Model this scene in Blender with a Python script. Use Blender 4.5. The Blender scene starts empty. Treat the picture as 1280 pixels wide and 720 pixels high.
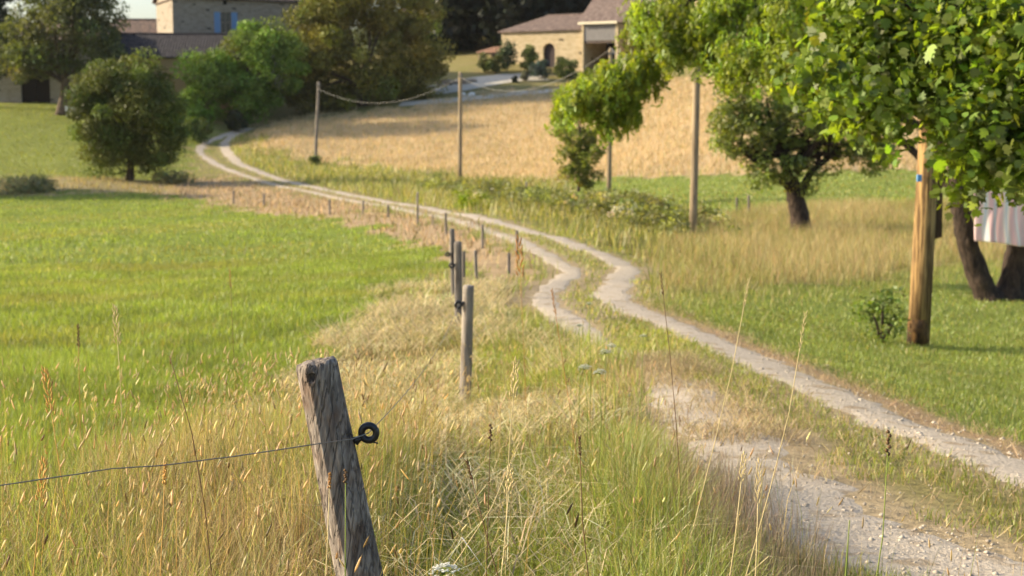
import bpy, math, random
import numpy as np
from mathutils import Vector, Matrix

rng = np.random.default_rng(7)
random.seed(7)
R = math.radians
sc = bpy.context.scene
COL = sc.collection

# ------------------------------------------------------------------ camera geometry
FPX = 1758.0                       # focal length in photo pixels (1280 wide)
PITCH = math.atan((360 - 142) / FPX)
EYE = 1.75

def ray(px, py):
    """direction with unit horizontal depth (Y = 1): returns (X, e) per metre of depth"""
    a = (py - 360) / FPX
    cy = math.cos(PITCH) - a * math.sin(PITCH)
    cz = -math.sin(PITCH) - a * math.cos(PITCH)
    return ((px - 640) / FPX / cy, cz / cy)

def P(px, py, Y):
    x, e = ray(px, py)
    return Vector((x * Y, Y, EYE + e * Y))

def project(X, Y, Z):
    dy = Y; dz = Z - EYE
    depth = dy * math.cos(PITCH) - dz * math.sin(PITCH)
    up = dy * math.sin(PITCH) + dz * math.cos(PITCH)
    return 640 + FPX * X / depth, 360 - FPX * up / depth

# ------------------------------------------------------------------ terrain
CTRL = [  # (px, py, depth)
    (1280, 600, 7.8), (1000, 480, 11.9), (830, 400, 18.3), (765, 365, 23.6), (770, 340, 27.5), (700, 300, 36.8),
    (600, 272, 49), (500, 255, 62.7), (400, 237, 84), (320, 212, 108), (280, 195, 123), (262, 185, 132), (290, 168, 142), (335, 150, 152),
    (1150, 705, 6.1), (950, 600, 7.9), (800, 455, 13.2), (700, 400, 18.2),
    (0, 720, 5.3), (300, 700, 5.4), (580, 517, 13.0), (573, 412, 18.5), (565, 372, 22),
    (100, 480, 14.5), (100, 400, 22), (300, 400, 21), (100, 300, 47), (300, 320, 39), (100, 250, 79), (300, 262, 68), (500, 305, 40),
    (100, 232, 87), (0, 240, 86), (162, 225, 95), (230, 232, 93), (50, 180, 117), (120, 190, 112), (50, 128, 150), (150, 150, 140), (270, 115, 158), (200, 110, 160),
    (1148, 432, 20), (1200, 500, 13.5), (1280, 540, 10.4), (1240, 376, 27), (867, 297, 45), (1000, 287, 47), (1100, 262, 57), (936, 265, 56),
    (1270, 262, 58), (1100, 218, 84), (900, 215, 88), (1270, 215, 84), (900, 150, 115), (900, 97, 148), (1150, 150, 115), (1150, 97, 148),
    (761, 250, 72), (575, 225, 98), (397, 207, 118), (350, 162, 138), (450, 147, 146), (450, 220, 102), (600, 215, 106), (640, 180, 124), (600, 132, 148),
    (640, 105, 160), (700, 90, 171), (560, 100, 165), (480, 120, 158), (760, 88, 171),
]
_cx, _cy, _ce = [], [], []
for (a, b, d) in CTRL:
    p = P(a, b, d); _cx.append(p.x); _cy.append(p.y); _ce.append(p.z)
for (x, y, z) in [(0, -6, .25), (-5, -5, .2), (6, -5, .1), (0, 0, 0.02), (-3, 2, 0), (3, 2, -.05), (0, 4, 0), (-1.2, 4, 0), (1, 5, -.1),
                  (-14, 10, -1.2), (12, 8, -.4), (-30, 40, -2.6), (-45, 85, -2.6), (25, 25, -1.9), (40, 60, -2.2), (60, 110, 0),
                  (-80, 130, 1.5), (-85, 170, 5), (-50, 190, 6.5), (-20, 200, 9), (20, 200, 14), (60, 190, 13), (95, 150, 7),
                  (-80, 240, 8), (-30, 250, 14), (20, 250, 30), (70, 250, 32), (30, 300, 46), (-60, 300, 10)]:
    _cx.append(x); _cy.append(y); _ce.append(z)
_cx = np.array(_cx); _cy = np.array(_cy); _ce = np.array(_ce)
# fit in a depth-compressed space so that near control points act locally
def _warp(X, Y):
    w = np.log1p(np.maximum(Y + 12, 0.5) / 12.0) * 12
    return X * w / (np.maximum(Y + 12, 6)) * 1.0, w
def _phi(r2):
    r2 = np.maximum(r2, 1e-9)
    return 0.5 * r2 * np.log(r2)
def _fit():
    u, v = _warp(_cx, _cy)
    n = len(u)
    K = _phi((u[:, None] - u[None]) ** 2 + (v[:, None] - v[None]) ** 2) + np.eye(n) * 0.25
    Q = np.stack([np.ones(n), u, v], 1)
    A = np.block([[K, Q], [Q.T, np.zeros((3, 3))]])
    s = np.linalg.solve(A, np.concatenate([_ce, np.zeros(3)]))
    return u, v, s[:n], s[n:]
_fu, _fv, _fw, _fa = _fit()

def _hash(ix, iy, seed):
    h = (ix.astype(np.int64) * 374761393 + iy.astype(np.int64) * 668265263 + seed * 1442695041) & 0xFFFFFFFF
    h = ((h ^ (h >> 13)) * 1274126177) & 0xFFFFFFFF
    h = h ^ (h >> 16)
    return (h & 0xFFFF) / 65535.0
def vnoise(x, y, seed=0):
    ix = np.floor(x); iy = np.floor(y)
    fx = x - ix; fy = y - iy
    fx = fx * fx * (3 - 2 * fx); fy = fy * fy * (3 - 2 * fy)
    ix = ix.astype(np.int64); iy = iy.astype(np.int64)
    a = _hash(ix, iy, seed); b = _hash(ix + 1, iy, seed); c = _hash(ix, iy + 1, seed); d = _hash(ix + 1, iy + 1, seed)
    return (a + (b - a) * fx) * (1 - fy) + (c + (d - c) * fx) * fy
def fnoise(x, y, seed=0, oct=3):
    s = 0; amp = .5; t = 0
    for o in range(oct):
        s = s + amp * vnoise(x * 2 ** o, y * 2 ** o, seed + o * 17); t += amp; amp *= .5
    return s / t

def _H0(X, Y):
    X = np.atleast_1d(np.asarray(X, float)); Y = np.atleast_1d(np.asarray(Y, float))
    out = np.empty(X.shape)
    Xf = X.ravel(); Yf = Y.ravel(); o = np.empty(Xf.shape)
    Xc = np.clip(Xf, -110, 110); Yc = np.clip(Yf, -8, 310)
    for i in range(0, len(Xf), 60000):
        u, v = _warp(Xc[i:i + 60000], Yc[i:i + 60000])
        K = _phi((u[:, None] - _fu[None]) ** 2 + (v[:, None] - _fv[None]) ** 2)
        o[i:i + 60000] = K @ _fw + _fa[0] + _fa[1] * u + _fa[2] * v
    return o.reshape(X.shape)

class Grid:
    """a function of the ground plan, tabulated finely near the camera and coarsely far away"""
    def __init__(s, f, ns=601, nt=620, smax=1.0, ymax=320.):
        s.s = np.linspace(-smax, smax, ns); s.t = np.linspace(math.log(6.), math.log(14. + ymax), nt)
        S, T = np.meshgrid(s.s, s.t); Y = np.exp(T) - 14; X = S * (Y + 14)
        s.v = f(X.ravel(), Y.ravel()).reshape(nt, ns); s.smax = smax; s.f = f
    def __call__(s, X, Y):
        X = np.atleast_1d(np.asarray(X, float)); Y = np.atleast_1d(np.asarray(Y, float)); sh = X.shape
        X = X.ravel(); Y = Y.ravel(); yy = np.clip(Y, -8, 305.9)
        a = (X / (yy + 14) + s.smax) / (2 * s.smax) * (len(s.s) - 1); b = (np.log(yy + 14) - s.t[0]) / (s.t[-1] - s.t[0]) * (len(s.t) - 1)
        a = np.clip(a, 0, len(s.s) - 1.001); b = np.clip(b, 0, len(s.t) - 1.001)
        i = a.astype(int); j = b.astype(int); fa = a - i; fb = b - j; v = s.v
        return ((v[j, i] * (1 - fa) + v[j, i + 1] * fa) * (1 - fb) + (v[j + 1, i] * (1 - fa) + v[j + 1, i + 1] * fa) * fb).reshape(sh)
H0 = Grid(_H0)

def hit(px, py, tmax=330):
    """depth where the photo's line of sight meets the open ground"""
    x, e = ray(px, py)
    t = np.concatenate([np.arange(2.5, 40, .15), np.arange(40, tmax, .4)])
    z = EYE + e * t
    g = H0(x * t, t)
    k = np.nonzero(z <= g)[0]
    if len(k) == 0:
        return None
    i = k[0]
    if i == 0: return t[0]
    a, b = z[i - 1] - g[i - 1], z[i] - g[i]
    return t[i - 1] + (t[i] - t[i - 1]) * a / (a - b)
def G(px, py, lim=None):
    d = hit(px, py)
    if d is None or (lim and d > lim): d = lim or 150
    x, e = ray(px, py)
    return np.array([x * d, d])

def catmull(pts, n=12):
    pts = np.asarray(pts, float)
    q = np.vstack([2 * pts[0] - pts[1], pts, 2 * pts[-1] - pts[-2]])
    out = []
    for i in range(1, len(q) - 2):
        p0, p1, p2, p3 = q[i - 1:i + 3]
        for k in range(n):
            t = k / n
            out.append(.5 * (2 * p1 + (p2 - p0) * t + (2 * p0 - 5 * p1 + 4 * p2 - p3) * t * t + (3 * p1 - p0 - 3 * p2 + p3) * t ** 3))
    out.append(q[-2])
    return np.array(out)

RUT_R = [(1280, 592), (1180, 553), (1100, 522), (1000, 478), (930, 447), (860, 415), (806, 392), (780, 380), (767, 364), (771, 350), (783, 338), (772, 327), (745, 316), (700, 300),
         (650, 287), (600, 274), (550, 264), (500, 255), (450, 246), (400, 236), (350, 224), (318, 213), (297, 203), (285, 191), (281, 180), (292, 170), (312, 160)]
RUT_L = [(1280, 738), (1150, 703), (1045, 667), (960, 610), (895, 545), (830, 478), (732, 418), (702, 395), (682, 378), (679, 364), (696, 353), (715, 343), (708, 333), (690, 323),
         (660, 308), (620, 293), (580, 280), (545, 271), (500, 262), (430, 249), (370, 237), (320, 224), (285, 213), (262, 200), (250, 188), (260, 178), (282, 169), (300, 161)]
def smooth(p, k=2):
    p = p.copy()
    for _ in range(k):
        p[1:-1] = .25 * p[:-2] + .5 * p[1:-1] + .25 * p[2:]
    return p
RR = np.array([G(*q) for q in RUT_R])
RL = np.array([G(*q) for q in RUT_L])
RR = np.vstack([RR[0] + (RR[0] - RR[2]) * 1.1, RR])
RL = np.vstack([RL[0] + (RL[0] - RL[1]) * 2.2, RL])
CR = catmull(RR, 14); CL = catmull(RL, 14)

def dist_poly(X, Y, line):
    """distance to polyline (nearest vertex of a dense one)"""
    X = np.asarray(X).ravel(); Y = np.asarray(Y).ravel()
    best = np.full(X.shape, 1e9)
    A = line[:-1]; B = line[1:]
    for i in range(0, len(X), 20000):
        x = X[i:i + 20000, None]; y = Y[i:i + 20000, None]
        d = B - A; L2 = (d ** 2).sum(1) + 1e-9
        t = np.clip(((x - A[:, 0]) * d[:, 0] + (y - A[:, 1]) * d[:, 1]) / L2, 0, 1)
        dx = x - (A[:, 0] + t * d[:, 0]); dy = y - (A[:, 1] + t * d[:, 1])
        best[i:i + 20000] = np.sqrt((dx * dx + dy * dy).min(1))
    return best
def _dl(x, y):
    # the left rut is grown over for a few metres
    return dist_poly(x, y, CL[::2]) + np.interp(y, [0, 7, 9, 11.5, 13.2, 15, 17], [-.26, -.2, -.1, .02, .26, .26, 0])
D_R = Grid(lambda x, y: dist_poly(x, y, CR[::2])); D_L = Grid(_dl)
def in_poly(X, Y, poly):
    X = np.asarray(X).ravel(); Y = np.asarray(Y).ravel()
    inside = np.zeros(X.shape, bool)
    n = len(poly); j = n - 1
    for i in range(n):
        xi, yi = poly[i]; xj, yj = poly[j]
        c = ((yi > Y) != (yj > Y)) & (X < (xj - xi) * (Y - yi) / (yj - yi + 1e-12) + xi)
        inside ^= c; j = i
    return inside

# zones on the ground, outlined on the terrain itself (world XY polygons)
def gp(lst): return [tuple(G(a, b)) if not isinstance(c, tuple) else c for (a, b, c) in [(q[0], q[1], 0) for q in lst]]
Z_FIELD = [(-30, 6.2), (-3.2, 6.4)] + gp([(60, 690), (170, 640), (290, 560), (370, 470), (450, 392), (545, 338), (545, 312), (450, 279), (330, 265), (210, 242), (0, 245)]) + [(-75, 84), (-75, 6)]
Z_BANK = gp([(205, 240), (330, 266), (450, 280), (545, 314), (600, 345), (655, 345), (640, 322), (590, 294), (545, 278), (480, 266), (400, 248), (330, 231), (285, 220), (230, 226)])
Z_TALL = gp([(795, 335), (850, 300), (880, 280), (940, 262), (1130, 256), (1280, 260)]) + [(40, 57), (40, 33)] + gp([(1280, 325), (1130, 335), (1000, 362), (900, 372), (830, 372)])
Z_LAWN = gp([(790, 372), (830, 372), (900, 372), (1000, 362), (1130, 335), (1280, 325)]) + [(40, 33), (40, 5), (6, 3)] + gp([(1280, 570), (1100, 500), (950, 440), (860, 398)])
Z_STRIP = gp([(690, 228), (800, 222), (1000, 216), (1280, 213)]) + [(70, 84), (70, 56)] + gp([(1280, 258), (1130, 255), (940, 261), (880, 268), (760, 252)])
Z_WHEAT = gp([(690, 227), (800, 221), (1000, 215), (1280, 212)]) + [(90, 84), (110, 150)] + gp([(900, 97), (760, 104), (700, 112), (560, 127), (440, 146), (350, 148), (310, 170), (330, 190), (420, 203), (500, 212), (600, 222)])
Z_HEDGE = gp([(540, 222), (600, 224), (690, 232), (760, 250), (850, 268), (850, 300), (800, 320), (740, 296), (640, 264), (560, 250)])
Z_REAR = [(-110, 96)] + gp([(0, 224), (100, 222), (230, 226), (240, 190), (285, 168), (250, 150), (100, 128), (0, 128)]) + [(-110, 150)]
Z_EDGE = gp([(0, 246), (210, 243), (240, 226), (160, 226), (0, 226)])
Z_RSIDE = gp([(300, 192), (330, 190), (420, 203), (500, 212), (600, 222), (560, 252), (450, 236), (350, 214)])

def H(X, Y):
    X = np.asarray(X, float); Y = np.asarray(Y, float); sh = np.broadcast(X, Y).shape
    X = np.broadcast_to(X, sh).ravel().astype(float); Y = np.broadcast_to(Y, sh).ravel().astype(float)
    h = H0(X, Y)
    h = h + (fnoise(X * .8, Y * .8, 5) - .5) * .09 + (fnoise(X * .15, Y * .15, 9) - .5) * .16
    return h.reshape(sh)
def hz(x, y): return float(H(np.array([x]), np.array([y]))[0])

def srgb(r, g, b):
    f = lambda c: ((c / 255 + .055) / 1.055) ** 2.4 if c > 10 else c / 3294.
    return np.array([f(r), f(g), f(b)])
C_FIELD = np.array([.235, .295, .052]); C_DRY = np.array([.50, .40, .20]); C_BANK = np.array([.40, .29, .17]); C_LAWN = np.array([.235, .285, .06])
C_TALL = np.array([.43, .37, .17]); C_WHEAT = np.array([.55, .415, .235]); C_DIRT = np.array([.40, .31, .19]); C_SOIL = np.array([.22, .165, .085])
C_REAR = np.array([.21, .235, .05]); C_VERGE = np.array([.22, .21, .06])

def zone(X, Y):
    """dict of float masks (noisy edges) for points"""
    X = np.asarray(X).ravel(); Y = np.asarray(Y).ravel()
    amp = .12 + .022 * np.maximum(Y, 0)
    xn = X + (fnoise(X * .9, Y * .9, 31) - .5) * amp * 2.4
    yn = Y + (fnoise(X * .9, Y * .9, 47) - .5) * amp * 4
    m = {}
    for k, poly in (('field', Z_FIELD), ('bank', Z_BANK), ('tall', Z_TALL), ('lawn', Z_LAWN), ('strip', Z_STRIP), ('wheat', Z_WHEAT),
                    ('hedge', Z_HEDGE), ('rear', Z_REAR), ('edge', Z_EDGE), ('rside', Z_RSIDE)):
        m[k] = in_poly(xn, yn, poly)
    return m

# ------------------------------------------------------------------ object helpers
def setp(o, label=None, cat=None, group=None, kind=None):
    if label: o['label'] = label
    if cat: o['category'] = cat
    if group: o['group'] = group
    if kind: o['kind'] = kind
    return o
def empty(name, loc, label=None, cat=None, group=None, rz=0):
    o = bpy.data.objects.new(name, None); COL.objects.link(o)
    o.location = loc; o.rotation_euler = (0, 0, rz); o.empty_display_size = .1
    return setp(o, label, cat, group)

def np_mesh(name, verts, faces_list, mat, parent=None, attrs=None, smooth_=False, mats=None, midx=None):
    """faces_list: list of (m,k) int arrays"""
    me = bpy.data.meshes.new(name)
    verts = np.asarray(verts, np.float32)
    me.vertices.add(len(verts)); me.vertices.foreach_set('co', verts.ravel())
    loops = np.concatenate([np.asarray(f).ravel() for f in faces_list]).astype(np.int32)
    tot = np.concatenate([np.full(len(f), np.asarray(f).shape[1]) for f in faces_list]).astype(np.int32)
    start = np.concatenate([[0], np.cumsum(tot)[:-1]]).astype(np.int32)
    me.loops.add(len(loops)); me.loops.foreach_set('vertex_index', loops)
    me.polygons.add(len(tot)); me.polygons.foreach_set('loop_start', start)
    if smooth_: me.polygons.foreach_set('use_smooth', np.ones(len(tot), bool))
    for k, v in (attrs or {}).items():
        v = np.asarray(v, np.float32)
        if v.ndim == 2:
            if v.shape[1] == 3: v = np.concatenate([v, np.ones((len(v), 1), np.float32)], 1)
            a = me.attributes.new(k, 'FLOAT_COLOR', 'POINT'); a.data.foreach_set('color', v.ravel())
        else:
            a = me.attributes.new(k, 'FLOAT', 'POINT'); a.data.foreach_set('value', v)
    for m_ in (mats or [mat]): me.materials.append(m_)
    if midx is not None: me.polygons.foreach_set('material_index', np.asarray(midx, np.int32))
    me.update(calc_edges=True)
    o = bpy.data.objects.new(name, me); COL.objects.link(o)
    if parent is not None: o.parent = parent
    return o

class MB:
    """collects boxes / tubes / polygons and links them as one mesh object"""
    def __init__(s): s.v = []; s.f = []
    def poly(s, pts):
        n = len(s.v); s.v += [tuple(p) for p in pts]; s.f.append(tuple(range(n, n + len(pts)))); return s
    def box(s, x0, x1, y0, y1, z0, z1):
        n = len(s.v)
        s.v += [(x0, y0, z0), (x1, y0, z0), (x1, y1, z0), (x0, y1, z0), (x0, y0, z1), (x1, y0, z1), (x1, y1, z1), (x0, y1, z1)]
        s.f += [tuple(n + i for i in q) for q in ((0, 3, 2, 1), (4, 5, 6, 7), (0, 1, 5, 4), (1, 2, 6, 5), (2, 3, 7, 6), (3, 0, 4, 7))]
        return s
    def prism(s, a, b):
        """two matching polygons joined"""
        n = len(s.v); k = len(a); s.v += [tuple(p) for p in a] + [tuple(p) for p in b]
        s.f.append(tuple(n + i for i in range(k))[::-1]); s.f.append(tuple(n + k + i for i in range(k)))
        for i in range(k):
            j = (i + 1) % k; s.f.append((n + i, n + j, n + k + j, n + k + i))
        return s
    def tube(s, pts, rad, sides=8, cap=True, jitter=0):
        pts = [Vector(p) for p in pts]; k = len(pts)
        if not hasattr(rad, '__len__'): rad = [rad] * k
        n0 = len(s.v); prev = None
        for i, p in enumerate(pts):
            t = (pts[min(i + 1, k - 1)] - pts[max(i - 1, 0)]).normalized()
            if prev is None:
                a = t.orthogonal().normalized()
            else:
                a = (prev - t * prev.dot(t)).normalized()
            prev = a; b = t.cross(a)
            for q in range(sides):
                th = 2 * math.pi * q / sides
                r = rad[i] * (1 + (random.random() - .5) * jitter)
                s.v.append(tuple(p + (a * math.cos(th) + b * math.sin(th)) * r))
        for i in range(k - 1):
            for q in range(sides):
                w = (q + 1) % sides
                s.f.append((n0 + i * sides + q, n0 + i * sides + w, n0 + (i + 1) * sides + w, n0 + (i + 1) * sides + q))
        if cap:
            s.f.append(tuple(n0 + q for q in range(sides))[::-1]); s.f.append(tuple(n0 + (k - 1) * sides + q for q in range(sides)))
        return s
    def build(s, name, mat, parent=None, smooth_=False, bevel=0):
        me = bpy.data.meshes.new(name); me.from_pydata(s.v, [], s.f); me.materials.append(mat)
        if smooth_:
            me.polygons.foreach_set('use_smooth', np.ones(len(me.polygons), bool))
        me.update()
        o = bpy.data.objects.new(name, me); COL.objects.link(o)
        if parent is not None: o.parent = parent
        if bevel:
            m = o.modifiers.new('bevel', 'BEVEL'); m.width = bevel; m.segments = 2; m.limit_method = 'ANGLE'
        return o

# ------------------------------------------------------------------ materials
def mat(name):
    m = bpy.data.materials.new(name); m.use_nodes = True
    nt = m.node_tree; nt.nodes.clear()
    out = nt.nodes.new('ShaderNodeOutputMaterial')
    return m, nt, out
def N(nt, t, **kw):
    n = nt.nodes.new(t)
    for k, v in kw.items():
        if k in n.inputs: n.inputs[k].default_value = v
        else: setattr(n, k, v)
    return n
def L(nt, a, b): nt.links.new(a, b)

def leafy(name, trans=.45, gloss=.05, rough=.45, var=.25, noise_scale=None, trans_tint=(1.15, 1.1, .55)):
    """sheet-like plant matter: diffuse + light through the blade + a little sheen; colour from the plant's own 'col'"""
    m, nt, out = mat(name)
    at = N(nt, 'ShaderNodeAttribute'); at.attribute_name = 'col'
    c = at.outputs['Color']
    if noise_scale:
        ge = N(nt, 'ShaderNodeNewGeometry'); no = N(nt, 'ShaderNodeTexNoise', Scale=noise_scale, Detail=2.0)
        L(nt, ge.outputs['Position'], no.inputs['Vector'])
        mr = N(nt, 'ShaderNodeMapRange'); mr.inputs[3].default_value = 1 - var; mr.inputs[4].default_value = 1 + var
        mr.inputs[1].default_value = .3; mr.inputs[2].default_value = .7
        L(nt, no.outputs['Fac'], mr.inputs[0])
        hs = N(nt, 'ShaderNodeMixRGB', blend_type='MULTIPLY'); hs.inputs[0].default_value = 1
        L(nt, c, hs.inputs[1]); L(nt, mr.outputs[0], hs.inputs[2]); c = hs.outputs[0]
    d = N(nt, 'ShaderNodeBsdfDiffuse'); L(nt, c, d.inputs['Color'])
    t = N(nt, 'ShaderNodeBsdfTranslucent')
    mx = N(nt, 'ShaderNodeMixRGB', blend_type='MULTIPLY'); mx.inputs[0].default_value = 1; mx.inputs[2].default_value = (*trans_tint, 1)
    L(nt, c, mx.inputs[1]); L(nt, mx.outputs[0], t.inputs['Color'])
    a = N(nt, 'ShaderNodeMixShader'); a.inputs[0].default_value = trans
    L(nt, d.outputs[0], a.inputs[1]); L(nt, t.outputs[0], a.inputs[2])
    g = N(nt, 'ShaderNodeBsdfGlossy', Roughness=rough); g.inputs['Color'].default_value = (1, 1, 1, 1)
    b = N(nt, 'ShaderNodeMixShader'); b.inputs[0].default_value = gloss
    L(nt, a.outputs[0], b.inputs[1]); L(nt, g.outputs[0], b.inputs[2]); L(nt, b.outputs[0], out.inputs[0])
    return m

def rough_mat(name, c1, c2, scale=5, stretch=(1, 1, 1), bump=.3, rough=.9, detail=5, coords='Object', contrast=(.35, .65), dist=.02, c3=None, s3=40, spec=.3):
    m, nt, out = mat(name)
    tc = N(nt, 'ShaderNodeTexCoord'); mp = N(nt, 'ShaderNodeMapping'); mp.inputs['Scale'].default_value = stretch
    L(nt, tc.outputs[coords], mp.inputs[0])
    no = N(nt, 'ShaderNodeTexNoise', Scale=scale, Detail=detail, Roughness=.62); L(nt, mp.outputs[0], no.inputs['Vector'])
    cr = N(nt, 'ShaderNodeValToRGB'); e = cr.color_ramp.elements
    e[0].position, e[1].position = contrast; e[0].color = (*c1, 1); e[1].color = (*c2, 1)
    L(nt, no.outputs['Fac'], cr.inputs[0]); c = cr.outputs[0]
    if c3 is not None:
        n3 = N(nt, 'ShaderNodeTexNoise', Scale=s3, Detail=3.0); L(nt, mp.outputs[0], n3.inputs['Vector'])
        r3 = N(nt, 'ShaderNodeMapRange'); r3.inputs[1].default_value = .56; r3.inputs[2].default_value = .66; L(nt, n3.outputs['Fac'], r3.inputs[0])
        mx = N(nt, 'ShaderNodeMixRGB'); L(nt, r3.outputs[0], mx.inputs[0]); L(nt, c, mx.inputs[1]); mx.inputs[2].default_value = (*c3, 1); c = mx.outputs[0]
    bs = N(nt, 'ShaderNodeBsdfPrincipled', Roughness=rough); bs.inputs['Specular IOR Level'].default_value = spec
    L(nt, c, bs.inputs['Base Color'])
    bp = N(nt, 'ShaderNodeBump', Strength=bump, Distance=dist); L(nt, no.outputs['Fac'], bp.inputs['Height']); L(nt, bp.outputs[0], bs.inputs['Normal'])
    L(nt, bs.outputs[0], out.inputs[0])
    return m
def plain(name, c, rough=.6, metal=0, spec=.5):
    m, nt, out = mat(name)
    bs = N(nt, 'ShaderNodeBsdfPrincipled', Roughness=rough, Metallic=metal); bs.inputs['Specular IOR Level'].default_value = spec
    tc = N(nt, 'ShaderNodeTexCoord'); no = N(nt, 'ShaderNodeTexNoise', Scale=9.0, Detail=3.0); L(nt, tc.outputs['Object'], no.inputs['Vector'])
    mx = N(nt, 'ShaderNodeMixRGB'); mx.inputs[1].default_value = (*[x * .85 for x in c], 1); mx.inputs[2].default_value = (*[min(1, x * 1.12) for x in c], 1)
    L(nt, no.outputs['Fac'], mx.inputs[0]); L(nt, mx.outputs[0], bs.inputs['Base Color'])
    L(nt, bs.outputs[0], out.inputs[0]); return m

def stone_mat(name, c1, c2, mortar, scale=2.2):
    m, nt, out = mat(name)
    tc = N(nt, 'ShaderNodeTexCoord'); mp = N(nt, 'ShaderNodeMapping'); mp.inputs['Scale'].default_value = (1, 1, 2.1)
    L(nt, tc.outputs['Object'], mp.inputs[0])
    nd = N(nt, 'ShaderNodeTexNoise', Scale=3.0); L(nt, mp.outputs[0], nd.inputs['Vector'])
    ad = N(nt, 'ShaderNodeMixRGB', blend_type='ADD'); ad.inputs[0].default_value = .12; L(nt, mp.outputs[0], ad.inputs[1]); L(nt, nd.outputs['Color'], ad.inputs[2])
    vo = N(nt, 'ShaderNodeTexVoronoi', Scale=scale); L(nt, ad.outputs[0], vo.inputs['Vector'])
    ve = N(nt, 'ShaderNodeTexVoronoi', Scale=scale); ve.feature = 'DISTANCE_TO_EDGE'; L(nt, ad.outputs[0], ve.inputs['Vector'])
    mx = N(nt, 'ShaderNodeMixRGB'); mx.inputs[1].default_value = (*c1, 1); mx.inputs[2].default_value = (*c2, 1); L(nt, vo.outputs['Color'], mx.inputs[0])
    # a few dark stones and putlog holes
    sep = N(nt, 'ShaderNodeSeparateColor'); L(nt, vo.outputs['Color'], sep.inputs[0])
    gt = N(nt, 'ShaderNodeMath', operation='GREATER_THAN'); gt.inputs[1].default_value = .955; L(nt, sep.outputs[1], gt.inputs[0])
    dk = N(nt, 'ShaderNodeMixRGB'); dk.inputs[2].default_value = (*[x * .25 for x in c1], 1); L(nt, gt.outputs[0], dk.inputs[0]); L(nt, mx.outputs[0], dk.inputs[1])
    mr = N(nt, 'ShaderNodeMapRange'); mr.inputs[1].default_value = .02; mr.inputs[2].default_value = .08; L(nt, ve.outputs['Distance'], mr.inputs[0])
    m2 = N(nt, 'ShaderNodeMixRGB'); m2.inputs[1].default_value = (*mortar, 1); L(nt, mr.outputs[0], m2.inputs[0]); L(nt, dk.outputs[0], m2.inputs[2])
    bs = N(nt, 'ShaderNodeBsdfPrincipled', Roughness=.95); bs.inputs['Specular IOR Level'].default_value = .15
    L(nt, m2.outputs[0], bs.inputs['Base Color'])
    bp = N(nt, 'ShaderNodeBump', Strength=.6, Distance=.04); L(nt, mr.outputs[0], bp.inputs['Height']); L(nt, bp.outputs[0], bs.inputs['Normal'])
    L(nt, bs.outputs[0], out.inputs[0]); return m

def tile_mat(name, c1, c2, per_m=4.5, axis=0):
    """canal roof tiles: ribs that run down the slope (local x repeats)"""
    m, nt, out = mat(name)
    tc = N(nt, 'ShaderNodeTexCoord')
    sep = N(nt, 'ShaderNodeSeparateXYZ'); L(nt, tc.outputs['Object'], sep.inputs[0])
    mu = N(nt, 'ShaderNodeMath', operation='MULTIPLY'); mu.inputs[1].default_value = per_m * 2 * math.pi; L(nt, sep.outputs[axis], mu.inputs[0])
    si = N(nt, 'ShaderNodeMath', operation='SINE'); L(nt, mu.outputs[0], si.inputs[0])
    no = N(nt, 'ShaderNodeTexNoise', Scale=2.5, Detail=6.0); L(nt, tc.outputs['Object'], no.inputs['Vector'])
    cr = N(nt, 'ShaderNodeValToRGB'); e = cr.color_ramp.elements; e[0].position = .35; e[1].position = .68; e[0].color = (*c1, 1); e[1].color = (*c2, 1)
    L(nt, no.outputs['Fac'], cr.inputs[0])
    bs = N(nt, 'ShaderNodeBsdfPrincipled', Roughness=.85); bs.inputs['Specular IOR Level'].default_value = .25; L(nt, cr.outputs[0], bs.inputs['Base Color'])
    bp = N(nt, 'ShaderNodeBump', Strength=1.0, Distance=.06); L(nt, si.outputs[0], bp.inputs['Height']); L(nt, bp.outputs[0], bs.inputs['Normal'])
    L(nt, bs.outputs[0], out.inputs[0]); return m

M_GRASS = leafy('grass_blade', .5, .035, .5, var=.22, noise_scale=.7)
M_STRAW = leafy('dry_stalk', .42, .025, .55, var=.2, noise_scale=1.5, trans_tint=(1.05, 1.0, .75))
M_LEAF = leafy('leaf', .5, .03, .55, var=.12, noise_scale=1.0, trans_tint=(1.35, 1.3, .35))
M_LEAF_BIG = leafy('broad_leaf', .58, .025, .55, var=.12, noise_scale=3.0, trans_tint=(1.35, 1.3, .35))
M_DARKLEAF = leafy('dense_leaf', .27, .02, .5, var=.2, noise_scale=.4, trans_tint=(1.2, 1.2, .5))
M_BARK = rough_mat('bark', (.035, .024, .016), (.13, .095, .065), 9, (1, 1, .25), .8, dist=.05)
M_BARK_TWIN = rough_mat('bark_dark', (.015, .010, .008), (.085, .058, .042), 13, (1, 1, .35), 1.0, dist=.08, contrast=(.32, .72))
M_POST = rough_mat('post_wood', (.10, .085, .075), (.30, .26, .225), 14, (1, 1, .12), .7, dist=.01, c3=(.06, .048, .042), s3=20)
M_POST_PALE = rough_mat('post_wood_pale', (.16, .137, .118), (.37, .325, .28), 18, (1, 1, .12), .5, dist=.01, c3=(.14, .11, .085), s3=26)
M_POLE_NEW = rough_mat('pole_wood_yellow', (.105, .062, .028), (.42, .27, .11), 22, (1, 1, .06), .8, dist=.02, c3=(.10, .055, .02), s3=10, contrast=(.40, .60))
M_POLE = rough_mat('pole_wood_grey', (.20, .15, .095), (.38, .30, .20), 6, (1, 1, .08), .4, dist=.01, c3=(.13, .10, .07), s3=16)
M_PLASTIC = plain('black_plastic', (.012, .012, .018), .35)
M_STEEL = plain('galvanised_wire', (.20, .19, .18), .45, .7)
M_CABLE = plain('pale_cable', (.3, .29, .28), .6)

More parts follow.
